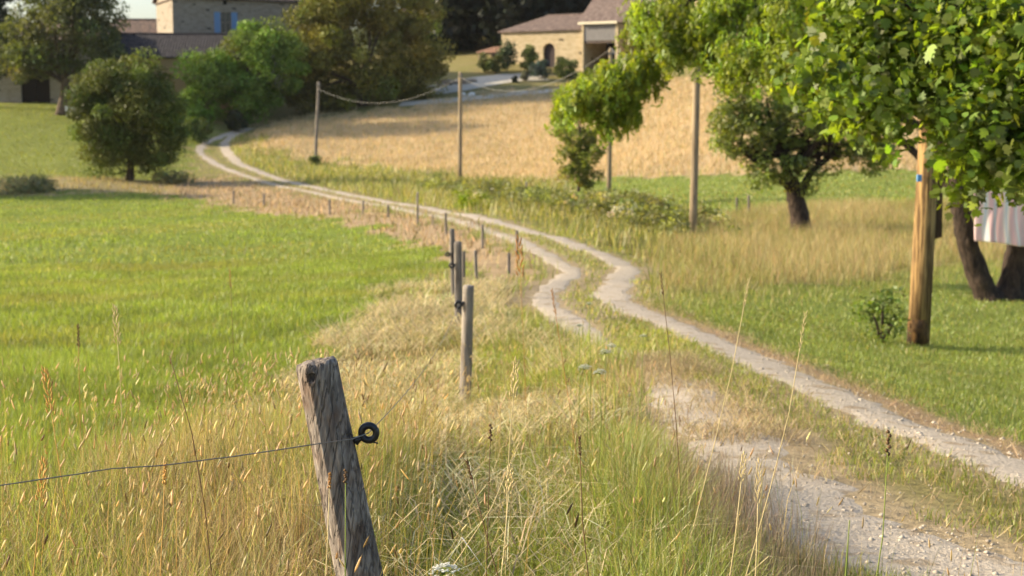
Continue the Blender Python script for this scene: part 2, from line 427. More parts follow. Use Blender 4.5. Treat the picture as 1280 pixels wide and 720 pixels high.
# ------------------------------------------------------------------ ground sheet
def ground():
    ys = np.concatenate([np.arange(-40, -8, 4), np.arange(-8, 26, .16), np.arange(26, 70, .4), np.arange(70, 200, .8), np.arange(200, 330, 5), np.array([360, 420, 520, 700, 1000])])
    s = np.concatenate([[-9, -5, -3, -2, -1.4], np.linspace(-1, 1, 361)[:], [1.4, 2, 3, 5, 9]]) * .62
    w = np.where(ys > 0, ys + 9, 9)
    X = s[None, :] * w[:, None]; Y = np.repeat(ys[:, None], len(s), 1)
    Z = H(X, Y)
    far = np.clip((Y - 320) / 400, 0, 1); Z = Z * (1 - far) + 20 * far
    x = X.ravel(); y = Y.ravel()
    m = zone(x, y)
    n1 = fnoise(x * .5, y * .5, 3)[:, None]; n2 = fnoise(x * 2.3, y * 2.3, 13)[:, None]
    base = C_VERGE * (1 - n1) + C_DRY * .55 * n1 + 0 * n2
    col = base.copy()
    def put(mask, c):
        col[mask] = (np.broadcast_to(c, col.shape))[mask]
    put(m['rear'], C_REAR * (.85 + .3 * n1))
    put(m['rside'], C_FIELD * .8 * (1 - n1) + C_TALL * n1 * .8)
    put(m['wheat'], C_WHEAT * (.8 + .35 * n1))
    put(m['strip'], C_LAWN * .9)
    put(m['lawn'], C_LAWN * .8 * (.8 + .4 * n1))
    put(m['tall'], C_TALL * .7)
    put(m['field'], C_FIELD * .75 * (.85 + .3 * n1))
    put(m['edge'], C_DRY * .7)
    put(m['bank'], C_BANK * (.75 + .5 * n2))
    put(m['hedge'], C_VERGE * .6)
    d = np.minimum(D_R(x, y), D_L(x, y))
    dn = d + (n2[:, 0] - .5) * .5 + (fnoise(x * 6, y * 6, 77) - .5) * .25
    wd = np.clip(1 - (dn - .33) / .28, 0, 1)[:, None]
    col = col * (1 - wd) + C_DIRT * (.8 + .3 * n2) * wd
    rs = np.clip(1 - np.abs(D_R(x, y) - .42 - (n2[:, 0] - .5) * .3) / .26, 0, 1) * (x > np.interp(y, np.sort(CR[:, 1]), CR[np.argsort(CR[:, 1]), 0])) * np.clip((22 - y) / 6, 0, 1)
    rs = rs[:, None]; col = col * (1 - rs) + np.array([.40, .27, .155]) * (.8 + .4 * n2) * rs
    farmask = (y > 205)[:, None]
    col = np.where(farmask, np.array([.05, .06, .02]), col)
    ny, nx = X.shape
    idx = np.arange(ny * nx).reshape(ny, nx)
    f = np.stack([idx[:-1, :-1], idx[:-1, 1:], idx[1:, 1:], idx[1:, :-1]], -1).reshape(-1, 4)
    mt, nt, out = mat('ground_soil')
    at = N(nt, 'ShaderNodeAttribute'); at.attribute_name = 'col'
    ge = N(nt, 'ShaderNodeNewGeometry')
    no = N(nt, 'ShaderNodeTexNoise', Scale=14.0, Detail=6.0, Roughness=.7); L(nt, ge.outputs['Position'], no.inputs['Vector'])
    mr = N(nt, 'ShaderNodeMapRange'); mr.inputs[1].default_value = .3; mr.inputs[2].default_value = .7; mr.inputs[3].default_value = .62; mr.inputs[4].default_value = 1.3; L(nt, no.outputs['Fac'], mr.inputs[0])
    mx = N(nt, 'ShaderNodeMixRGB', blend_type='MULTIPLY'); mx.inputs[0].default_value = 1; L(nt, at.outputs['Color'], mx.inputs[1]); L(nt, mr.outputs[0], mx.inputs[2])
    bs = N(nt, 'ShaderNodeBsdfPrincipled', Roughness=.95); bs.inputs['Specular IOR Level'].default_value = .1; L(nt, mx.outputs[0], bs.inputs['Base Color'])
    bp = N(nt, 'ShaderNodeBump', Strength=.7, Distance=.05); L(nt, no.outputs['Fac'], bp.inputs['Height']); L(nt, bp.outputs[0], bs.inputs['Normal'])
    L(nt, bs.outputs[0], out.inputs[0])
    o = np_mesh('ground', np.stack([x, y, Z.ravel()], 1), [f], mt, attrs={'col': col}, smooth_=True)
    setp(o, 'rolling meadow ground between the track and the farm', kind='structure')
ground()

M_GRAVEL = rough_mat('gravel', (.36, .30, .235), (.62, .54, .44), 34, (1, 1, 1), .9, detail=8, contrast=(.3, .72), dist=.025, c3=(.36, .28, .19), s3=4.5, spec=.15)
def track():
    V = []; F = []; base = 0
    for line, w0, seed in ((CR, .33, 1), (CL, .265, 2)):
        seg = np.linalg.norm(np.diff(line, axis=0), axis=1); cum = np.concatenate([[0], np.cumsum(seg)])
        q = [0.0]
        while q[-1] < cum[-1] - .3:
            yy = np.interp(q[-1], cum, line[:, 1]); q.append(q[-1] + .05 + .006 * max(yy, 0))
        q = np.array(q); cx = np.interp(q, cum, line[:, 0]); cy = np.interp(q, cum, line[:, 1])
        tx = np.gradient(cx); ty = np.gradient(cy); ln = np.hypot(tx, ty) + 1e-9
        nx, ny = ty / ln, -tx / ln
        w0 = w0 * np.interp(cy, [85, 115], [1, 1.7])
        if seed == 2: w0 = w0 * np.interp(cy, [0, 7, 9, 11.5, 13.2, 15, 17], [2.1, 1.85, 1.5, 1.0, .45, .4, .95])
        wl = w0 * (1 + 1.0 * (fnoise(q * 1.3, q * 0 + seed, 91) - .5) + .7 * (fnoise(q * 6, q * 0 + seed, 92) - .5))
        wr = w0 * (1 + 1.0 * (fnoise(q * 1.3, q * 0 + seed + 9, 93) - .5) + .7 * (fnoise(q * 6, q * 0 + seed + 9, 94) - .5))
        k = 9
        for i, t in enumerate(np.linspace(-1, 1, k)):
            w = np.where(t < 0, wl, wr) * t
            x = cx + nx * w; y = cy + ny * w
            V.append(np.stack([x, y, H(x, y) + .014 - .028 * abs(t) ** 4 + .006 * (fnoise(x * 7, y * 7, 3) - .5) * (1 - abs(t))], 1))
        n = len(q); idx = base + np.arange(k * n).reshape(k, n)
        F.append(np.stack([idx[:-1, :-1], idx[1:, :-1], idx[1:, 1:], idx[:-1, 1:]], -1).reshape(-1, 4)); base += k * n
    o = np_mesh('track', np.concatenate(V), [np.concatenate(F)], M_GRAVEL, smooth_=True)
    setp(o, 'two pale gravel wheel ruts winding down to the farm', kind='structure')
track()

def stones():
    n = 5000
    ln = np.concatenate([CR[CR[:, 1] < 24], CL[CL[:, 1] < 24]])
    k = rng.integers(0, len(ln), n * 3); p = ln[k] + rng.normal(0, .27, (n * 3, 2)) + rng.uniform(-.2, .2, (n * 3, 2))
    keep = p[:, 1] > 4; p = p[keep][:n]; n = len(p)
    r = rng.gamma(2.0, .0028, n) + .002
    oct_ = np.array([(1, 0, 0), (0, 1, 0), (-1, 0, 0), (0, -1, 0), (0, 0, .7), (0, 0, -.7)])
    a = rng.uniform(0, 6.28, n); ca, sa = np.cos(a), np.sin(a)
    v = oct_[None] * rng.uniform(.6, 1.3, (n, 6, 1)) * r[:, None, None]
    x = v[..., 0] * ca[:, None] - v[..., 1] * sa[:, None]; y = v[..., 0] * sa[:, None] + v[..., 1] * ca[:, None]
    z = v[..., 2] + H(p[:, 0], p[:, 1])[:, None] + .012 + r[:, None] * .1
    V = np.stack([x + p[:, :1], y + p[:, 1:], z], -1).reshape(-1, 3)
    t = np.array([(0, 1, 4), (1, 2, 4), (2, 3, 4), (3, 0, 4), (1, 0, 5), (2, 1, 5), (3, 2, 5), (0, 3, 5)])
    F = (t[None] + 6 * np.arange(n)[:, None, None]).reshape(-1, 3)
    o = np_mesh('gravel', V, [F], rough_mat('pebble', (.34, .285, .22), (.56, .49, .40), 6, coords='Object', bump=.1, spec=.2))
    setp(o, 'loose pale stones scattered along the wheel ruts', kind='stuff')
stones()

# ------------------------------------------------------------------ grass
def vary(c, n, amt=.18, hue=.06):
    c = np.broadcast_to(np.asarray(c, float), (n, 3)).copy()
    c *= rng.lognormal(0, amt, (n, 1))
    c *= 1 + rng.normal(0, hue, (n, 3))
    return np.clip(c, .003, .9)
def blade_mesh(P2, hgt, wid, lean, col, name, m, kind='stuff', label=None, lean_dir=None, zoff=0, curve=.35, face=None):
    n = len(P2)
    x, y = P2[:, 0], P2[:, 1]
    z = H(x, y) + zoff
    yaw = rng.uniform(0, 6.283, n) if face is None else face
    ld = rng.uniform(0, 6.283, n) if lean_dir is None else lean_dir
    ax, ay = np.cos(yaw) * wid / 2, np.sin(yaw) * wid / 2
    lx, ly = np.cos(ld) * lean * hgt, np.sin(ld) * lean * hgt
    hm = hgt * .55; ht = hgt * np.sqrt(np.clip(1 - .8 * lean ** 2, .01, 1))
    base = np.stack([x, y, z - .01], 1); mid = np.stack([x + lx * curve, y + ly * curve, z + hm * (ht / hgt) ** .4], 1); tip = np.stack([x + lx, y + ly, z + ht], 1)
    A = np.stack([ax, ay, 0 * ax], 1)
    V = np.stack([base - A, base + A, mid + A * .8, mid - A * .8, tip], 1).reshape(-1, 3)
    i = 5 * np.arange(n)[:, None]
    C = np.repeat(col, 5, axis=0)
    return V, i + np.array([[0, 1, 2, 3]]), i + np.array([[3, 2, 4]]), C
class Grass:
    def __init__(s): s.V = []; s.Q = []; s.T = []; s.C = []; s.n = 0
    def add(s, *a, **k):
        V, q, t, C = blade_mesh(*a, name=None, m=None, **k)
        s.V.append(V); s.Q.append(q + s.n); s.T.append(t + s.n); s.C.append(C); s.n += len(V)
    def build(s, name, m, label):
        o = np_mesh(name, np.concatenate(s.V), [np.concatenate(s.Q), np.concatenate(s.T)], m, attrs={'col': np.concatenate(s.C)})
        setp(o, label, kind='stuff'); return o

def scatter(n, y0, y1, power=1.0, xpad=1.06, x0=-1, x1=1):
    """random points on the ground in the wedge the place is looked at from, a little wider than the frame"""
    u = rng.random(n)
    y = y0 * (y1 / y0) ** u if power == 0 else np.sqrt(y0 ** 2 + u * (y1 ** 2 - y0 ** 2))
    half = .366 * xpad * y + .8
    x = rng.uniform(-1, 1, n) * half
    return np.stack([x, y], 1)
def off_track(p, w=.30, noise=.3):
    d = np.minimum(D_R(p[:, 0], p[:, 1]), D_L(p[:, 0], p[:, 1]))
    return d + (rng.random(len(p)) - .5) * noise, None

def other(m):
    k = np.ones(len(m['field']), bool)
    for z in ('field', 'bank', 'tall', 'lawn', 'strip', 'wheat', 'rear', 'edge', 'rside', 'hedge'): k &= ~m[z]
    return k
def is_right(p):
    """right of the right rut"""
    return p[:, 0] > np.interp(p[:, 1], np.sort(CR[:, 1]), CR[np.argsort(CR[:, 1]), 0])
def is_left(p):
    return p[:, 0] < np.interp(p[:, 1], np.sort(CL[:, 1]), CL[np.argsort(CL[:, 1]), 0])

def grass_all():
    # ---- green hay field
    g = Grass()
    for (n, a, b, h, w) in ((210000, 5.5, 17, .14, .0055), (260000, 13, 36, .11, .010), (120000, 30, 92, .11, .03)):
        p = scatter(n, a, b); p = p[p[:, 0] < 2]
        z = zone(p[:, 0], p[:, 1]); p = p[z['field']]; k = len(p)
        nn = fnoise(p[:, 0] * .35, p[:, 1] * .22, 61)
        c = vary(C_FIELD, k, .22, .05)
        st = np.clip((fnoise(p[:, 0] * .12, p[:, 1] * .5, 71) - .50) * 5, 0, 1) * (p[:, 1] > 18)
        c = c * (1 - .55 * st[:, None]) + np.array([.30, .27, .075]) * .55 * st[:, None]
        dryb = rng.random(k) < .02
        c[dryb] = vary(C_DRY, dryb.sum())
        g.add(p, h * rng.uniform(.5, 1.35, k) * (.7 + .6 * nn), w * rng.uniform(.6, 1.3, k), rng.uniform(.1, .7, k), c)
    g.build('field_grass', M_GRASS, 'bright green mown hay field left of the fence posts')
    # ---- verge between field and track (mixed green and dry)
    g = Grass(); s = Grass()
    for (n, a, b, h, w) in ((170000, 2.4, 8, 1, .0042), (120000, 7, 20, 1, .007), (60000, 18, 60, 1.5, .018)):
        p = scatter(n, a, b)
        z = zone(p[:, 0], p[:, 1]); ok = other(z) & is_left(p)
        d, _ = off_track(p); ok &= d > .38; ok &= ~((np.abs(p[:, 0] - .50 - .02 * p[:, 1]) < .4) & (p[:, 1] < 9) & (rng.random(len(p)) < .45))
        p = p[ok]; d = d[ok]; k = len(p); x, y = p[:, 0], p[:, 1]
        green = fnoise(x * 1.1, y * .6, 81); fine = fnoise(x * 3.1, y * 1.7, 83)
        left = np.clip((-.30 - x) / .5, 0, 1) * np.clip((13 - y) / 4, 0, 1)
        clump = np.exp(-((x - .50 - .02 * y) / .33) ** 2) * np.clip((y - 2.6) / 1, 0, 1) * np.clip((9.5 - y) / 2, 0, 1) * np.clip(.4 + 1.3 * fine, 0, 1.2)
        rim = np.clip(1.5 - d, 0, 1) * (y > 10) * np.where(y < 17, 1.5, 1) * (.5 + green)
        pg = np.clip(.58 + 1.9 * (green - .47) + .3 * clump + .25 * rim - .30 * left, .10, .88)
        isg = rng.random(k) < pg
        hh = (.06 + .06 * green + .24 * left + .24 * clump + .08 * rim) * rng.uniform(.45, 1.45, k) * h
        hh = np.where((x > 1.0 + .02 * y) & (y < 8), np.minimum(hh, .16), hh)
        c = vary(np.array([.50, .39, .19]), k, .25, .05); c[isg] = vary([.27, .31, .07], isg.sum(), .22, .07)
        br = rng.random(k) < .10 + .5 * np.clip((fnoise(x * 1.7, y * 1.2, 141) - .55) * 5, 0, 1); c[br & ~isg] = vary([.24, .15, .085], (br & ~isg).sum())
        g.add(p[isg], hh[isg], w * rng.uniform(.7, 1.3, isg.sum()), rng.uniform(.1, .8, isg.sum()), c[isg])
        ng = ~isg
        s.add(p[ng], hh[ng], w * .75 * rng.uniform(.5, 1.3, ng.sum()), rng.uniform(.1, .95, ng.sum()), c[ng])
    # purplish fine grass at the very edge of the left rut
    p = np.stack([rng.normal(.98, .16, 5000), rng.uniform(3.2, 7.5, 5000)], 1); k = len(p)
    s.add(p, rng.uniform(.08, .34, k), np.full(k, .0025), rng.uniform(.05, .5, k), vary([.34, .265, .18], k, .3, .08))
    # matted straw lying on the verge
    p = scatter(75000, 3.2, 24); z = zone(p[:, 0], p[:, 1]); d, _ = off_track(p); p = p[other(z) & is_left(p) & (d > .7)]
    p = p[(fnoise(p[:, 0] * .9, p[:, 1] * .5, 101) > .40) & (p[:, 0] < .9)]; k = len(p)
    s.add(p, rng.uniform(.15, .5, k), rng.uniform(.0025, .005, k) * (1 + p[:, 1] / 14), rng.uniform(1.05, 1.113, k), vary([.66, .55, .33], k, .28, .04), zoff=rng.uniform(.02, .12, k))
    # central strip and track margins: short turf
    for (n, a, b, h, w) in ((150000, 4, 18, .06, .0055), (90000, 14, 45, .09, .014), (50000, 40, 140, .12, .035)):
        p = scatter(n, a, b); z = zone(p[:, 0], p[:, 1]); d, _ = off_track(p, noise=.16)
        mid = ~is_left(p) & ~is_right(p)
        pat = fnoise(p[:, 0] * 2.2, p[:, 1] * 1.1, 111)
        ok = (mid | other(z)) & ~z['field'] & (d > .30) & ((mid & (pat > np.where((p[:, 1] < 10) & (D_R(p[:, 0], p[:, 1]) > .75), .40, .16))) | ((~is_left(p)) & ~mid & (d < 1.2) & (p[:, 1] > 20)) | (p[:, 1] > 40))
        p = p[ok]; k = len(p)
        c = vary([.26, .30, .055], k, .2, .06); dr = rng.random(k) < .22; c[dr] = vary(C_DRY, dr.sum(), .2)
        g.add(p, h * rng.uniform(.4, 1.5, k), w * rng.uniform(.7, 1.3, k), rng.uniform(.2, .9, k), c)
    # straw raked onto the shoulder of the right rut and bits lying on the bare strip
    p = scatter(60000, 4, 22); d = D_R(p[:, 0], p[:, 1]); dl = D_L(p[:, 0], p[:, 1]); p = p[(is_right(p) & (d > .2) & (d < .75) & (rng.random(len(p)) < .8)) | (~is_right(p) & ~is_left(p) & (d > .3) & (dl > .2) & (p[:, 1] < 12) & (rng.random(len(p)) < .5))]; k = len(p)
    s.add(p, rng.uniform(.05, .22, k), rng.uniform(.003, .006, k), rng.uniform(1.06, 1.115, k), vary([.46, .34, .20], k, .3, .05), zoff=rng.uniform(.015, .03, k))
    p = scatter(90000, 7.6, 13.5); dl = dist_poly(p[:, 0], p[:, 1], CL[::2]); pat = fnoise(p[:, 0] * 2.4, p[:, 1] * 1.2, 161)
    p = p[(dl < .5) & (rng.random(len(p)) < np.clip((pat - .40) * 3.2 + (p[:, 1] - 10) * .12, 0, .9))]; k = len(p)
    s.add(p, rng.uniform(.05, .28, k), rng.uniform(.003, .006, k), rng.uniform(1.0, 1.115, k), vary([.47, .37, .22], k, .3, .05), zoff=rng.uniform(.02, .035, k))
    q = p[rng.random(k) < .22]; k = len(q); s.add(q, rng.uniform(.05, .2, k), rng.uniform(.003, .006, k), rng.uniform(.2, .8, k), vary([.46, .38, .22], k, .25))
    g.build('verge_grass', M_GRASS, 'green grass of the verge and of the strip between the ruts')
    s.build('dry_grass', M_STRAW, 'bleached dry grass matted along the fence line')
    # ---- cut bank with dead hay
    s = Grass()
    p = scatter(70000, 28, 125); z = zone(p[:, 0], p[:, 1]); p = p[(z['bank'] | z['edge'])]; k = len(p)
    zz = zone(p[:, 0], p[:, 1])
    c = vary(C_BANK, k, .3, .05); e = zz['edge']; c[e] = vary([.36, .29, .10], e.sum(), .25)
    ge = rng.random(k) < .1; c[ge] = vary([.2, .21, .05], ge.sum())
    s.add(p, rng.uniform(.1, .42, k), rng.uniform(.02, .05, k), rng.uniform(.3, 1.0, k), c)
    s.build('cut_hay', M_STRAW, 'brown cut hay drying on the bank below the track')
    # ---- lawn right of the track
    g = Grass()
    for (n, a, b, h, w) in ((150000, 7, 22, .048, .006), (120000, 18, 45, .065, .013), (80000, 50, 108, .11, .045)):
        p = scatter(n, a, b); p = p[p[:, 0] > 0]
        z = zone(p[:, 0], p[:, 1]); d, _ = off_track(p); p = p[(z['lawn'] | z['strip']) & (d > np.where(p[:, 1] < 20, .62, .42))]; k = len(p)
        c = vary(C_LAWN, k, .2, .06); dr = rng.random(k) < .10 + .25 * (fnoise(p[:, 0] * .4, p[:, 1] * .25, 5) > .6); c[dr] = vary([.36, .31, .10], dr.sum(), .2)
        g.add(p, h * rng.uniform(.5, 1.5, k), w * rng.uniform(.7, 1.3, k), rng.uniform(.15, .8, k), c)
    g.build('lawn_grass', M_GRASS, 'short green lawn right of the track around the yellow pole')
    # ---- tall dry grass right
    s = Grass()
    p = scatter(240000, 22, 62); p = p[p[:, 0] > 0]
    z = zone(p[:, 0], p[:, 1]); d, _ = off_track(p); p = p[z['tall'] & (d > .7)]; k = len(p)
    nn = fnoise(p[:, 0] * .3, p[:, 1] * .15, 15)
    c = vary(C_TALL, k, .22, .05); gr = rng.random(k) < np.clip(1.7 - 2.4 * nn, .15, .85); c[gr] = vary([.27, .28, .07], gr.sum(), .2)
    pk = (rng.random(k) < .25); c[pk] = vary([.48, .32, .16], pk.sum(), .2)
    s.add(p, rng.uniform(.14, .62, k) * (.5 + .7 * nn), rng.uniform(.006, .012, k), rng.uniform(.1, .8, k), c)
    p = scatter(90000, 15, 40); p = p[p[:, 0] > 0]; z = zone(p[:, 0], p[:, 1]); d, _ = off_track(p); p = p[(z['lawn'] | z['tall']) & (d > .7)]
    px, py = project(p[:, 0], p[:, 1], H(p[:, 0], p[:, 1])); w_ = np.exp(-((py - (372 - np.clip((px - 830) * .11, 0, 50))) / 22.) ** 2); p = p[rng.random(len(p)) < w_ * (.35 + fnoise(p[:, 0] * .5, p[:, 1] * .3, 33))]; k = len(p)
    c = vary([.30, .31, .075], k, .2); dr = rng.random(k) < .35; c[dr] = vary(C_TALL, dr.sum(), .2)
    s.add(p, rng.uniform(.08, .30, k), rng.uniform(.006, .011, k), rng.uniform(.1, .8, k), c)
    s.build('tall_grass', M_STRAW, 'tall seeding grass right of the track around the fruit tree')
    # ---- other rough grass right of the track (under the hedge, near the bend)
    g = Grass()
    p = scatter(120000, 20, 140); z = zone(p[:, 0], p[:, 1]); d, _ = off_track(p)
    p = p[((other(z) & is_right(p)) | z['rside'] | z['hedge']) & (d > .5)]; k = len(p)
    c = vary([.23, .245, .05], k, .22, .06); dr = rng.random(k) < .35; c[dr] = vary(C_TALL, dr.sum(), .2)
    g.add(p, rng.uniform(.15, .6, k), .010 + p[:, 1] * .0004 * rng.uniform(.6, 1.3, k), rng.uniform(.1, .6, k), c)
    p = scatter(60000, 88, 150); p = p[p[:, 0] < 0]; z = zone(p[:, 0], p[:, 1]); d, _ = off_track(p); p = p[z['rear'] & (d > .4)]; k = len(p)
    g.add(p, rng.uniform(.06, .22, k), rng.uniform(.04, .07, k), rng.uniform(.1, .7, k), vary(C_REAR, k, .18, .05))
    g.build('rough_grass', M_GRASS, 'rough green grass along the far track and on the rear slope')
    # ---- far golden meadow
    s = Grass()
    p = scatter(210000, 80, 172); z = zone(p[:, 0], p[:, 1]); p = p[z['wheat']]; k = len(p)
    nn = fnoise(p[:, 0] * .12, p[:, 1] * .12, 25)
    c = vary(C_WHEAT, k, .08, .03) * (.88 + .24 * nn[:, None]); gr = rng.random(k) < .10; c[gr] = vary([.30, .29, .08], gr.sum(), .2)
    s.add(p, rng.uniform(.25, .55, k), rng.uniform(.03, .05, k), rng.uniform(.1, .8, k), c)
    s.build('golden_meadow', M_STRAW, 'golden dry meadow on the slope below the farm')
grass_all()

# ------------------------------------------------------------------ seed heads (uncountable) and single stalks
def spindle(pos, axis, length, width):
    n = len(pos)
    ax = axis / np.linalg.norm(axis, axis=1, keepdims=True)
    ref = np.where(np.abs(ax[:, 2:3]) > .8, np.array([[1., 0, 0]]), np.array([[0, 0, 1.]]))
    a = np.cross(ax, ref); a /= np.linalg.norm(a, axis=1, keepdims=True); b = np.cross(ax, a)
    l = length[:, None]; w = width[:, None] / 2
    ring = lambda t, k: [pos + ax * l * t + (a * math.cos(q) + b * math.sin(q)) * w * k for q in (0, 2.09, 4.19)]
    V = np.stack([pos] + ring(.25, 1.0) + ring(.7, .85) + [pos + ax * l], 1).reshape(-1, 3)
    t = [(0, 2, 1), (0, 3, 2), (0, 1, 3), (7, 4, 5), (7, 5, 6), (7, 6, 4)]; q = [(1, 2, 5, 4), (2, 3, 6, 5), (3, 1, 4, 6)]
    i = 8 * np.arange(n)[:, None, None]
    return V, (i + np.array(t)[None]).reshape(-1, 3), (i + np.array(q)[None]).reshape(-1, 4)

def seedheads():
    V = []; T = []; Q = []; C = []; n0 = 0
    specs = [(2700, 2.5, 9.5, 'left'), (420, 2.8, 9, 'mid'), (700, 6, 14, 'sparse')]
    for (n, a, b, kind) in specs:
        p = scatter(n * 3, a, b)
        z = zone(p[:, 0], p[:, 1]); d, _ = off_track(p)
        dens = fnoise(p[:, 0] * 1.2, p[:, 1] * .9, 121)
        if kind == 'left':
            ok = (p[:, 0] < -.25 - .05 * (p[:, 1] - 4)) & (~z['field'] | (rng.random(len(p)) < .10)) & (dens > .33)
        elif kind == 'mid':
            ok = other(z) & is_left(p) & (d > .4) & (p[:, 0] > -.3) & (dens > .40)
        else:
            ok = is_left(p) & (d > .4) & (~z['field'] | (rng.random(len(p)) < .10))
        p = p[ok][:n]; k = len(p)
        h = rng.uniform(.3, .72, k) * (1 if kind == 'left' else .85)
        h *= np.clip(.55 + (p[:, 1] - 2.3) * .25, .6, 1)
        lean = rng.uniform(.02, .30, k) ** 1.0; ld = rng.normal(.5, 1.5, k)
        cs = vary([.46, .33, .11], k, .2); g = rng.random(k) < .35; cs[g] = vary([.28, .28, .06], g.sum(), .2)
        v, q, t, c = blade_mesh(p, h, np.full(k, .0028), lean, cs, None, None, lean_dir=ld, curve=.3)
        V.append(v); Q.append(q + n0); T.append(t + n0); C.append(c); n0 += len(v)
        tip = v.reshape(-1, 5, 3)[:, 4]; mid = v.reshape(-1, 5, 3)[:, 2]
        ax = tip - mid + np.stack([np.cos(ld) * .1 * h, np.sin(ld) * .1 * h, -.05 * h * rng.random(k)], 1)
        ch = vary([.60, .46, .23], k, .2, .05); dk = rng.random(k) < .07; ch[dk] = vary([.22, .13, .06], dk.sum())
        pl = rng.random(k) < .4; ch[pl] = vary([.68, .56, .30], pl.sum())
        sv, st, sq = spindle(tip - ax * .05, ax, rng.uniform(.025, .058, k), rng.uniform(.005, .0085, k))
        V.append(sv); T.append(st + n0); Q.append(sq + n0); C.append(np.repeat(ch, 8, 0)); n0 += len(sv)
    o = np_mesh('seeding_grass', np.concatenate(V), [np.concatenate(Q), np.concatenate(T)], M_STRAW, attrs={'col': np.concatenate(C)})
    setp(o, 'orange and tan seed heads of wild grass around the near post', kind='stuff')
seedheads()

M_STALK = {k: plain('stalk_' + k, c, .7, spec=.2) for k, c in dict(brown=(.13, .075, .035), pale=(.55, .44, .22), green=(.20, .25, .05), rust=(.38, .19, .06), orange=(.58, .33, .09)).items()}
def stalk(tip, bot, Y, stem_c, head_c, head, label, bend=0.0, hl=.09, hw=.012):
    """one tall grass stalk: rooted on the ground below bot, reaching tip"""
    b = P(bot[0], bot[1], Y); b.z = hz(b.x, b.y) - .02
    t = P(tip[0], tip[1], Y + .1)
    m1 = b.lerp(t, .5) + Vector((bend, 0, .02))
    pts = [b, b.lerp(m1, .5) + Vector((bend * .25, 0, 0)), m1, m1.lerp(t, .5) + Vector((bend * .35, 0, 0)), t]
    root = empty('grass_stalk', b, label, 'grass stalk', 'single tall stalks along the verge')
    off = Vector(b)
    loc = lambda q: tuple(Vector(q) - off)
    mb = MB(); mb.tube([loc(q) for q in pts], [.0022, .002, .0018, .0016, .0013], 5)
    mb.build('stem', M_STALK[stem_c], root, True)
    if head:
        ax = (t - pts[3]).normalized(); mb = MB(); n = {'spike': 16, 'loose': 26, 'knots': 7}[head]
        for i in range(n):
            f = i / (n - 1); c = t + ax * (hl * (f - .35))
            th = i * 2.4; sp = {'spike': .35, 'loose': 1.0, 'knots': .3}[head] * hw * (1 - .5 * f)
            o = ax.orthogonal().normalized(); o2 = ax.cross(o); dirn = (o * math.cos(th) + o2 * math.sin(th))
            c = c + dirn * sp * .6; l = hl * {'spike': .16, 'loose': .15, 'knots': .17}[head]
            e = c + (ax + dirn * .35) * l; w = hw * {'spike': .42, 'loose': .3, 'knots': .75}[head]
            mb.tube([loc(c), loc(c.lerp(e, .35)), loc(c.lerp(e, .7)), loc(e)], [w * .3, w * .62, w * .5, w * .1], 5)
        mb.build('seed_head', M_STALK[head_c], root, True)
    else:
        if stem_c != 'green': return
        mb = MB()   # a slim drooping blade
        a = pts[2]; side = Vector((.004, 0, .001))
        mb.poly([loc(a - side), loc(a + side), loc(a.lerp(t, .5) + side * 1.4), loc(t), loc(a.lerp(t, .5) - side * 1.4)])
        mb.build('leaf', M_STALK['green'], root)
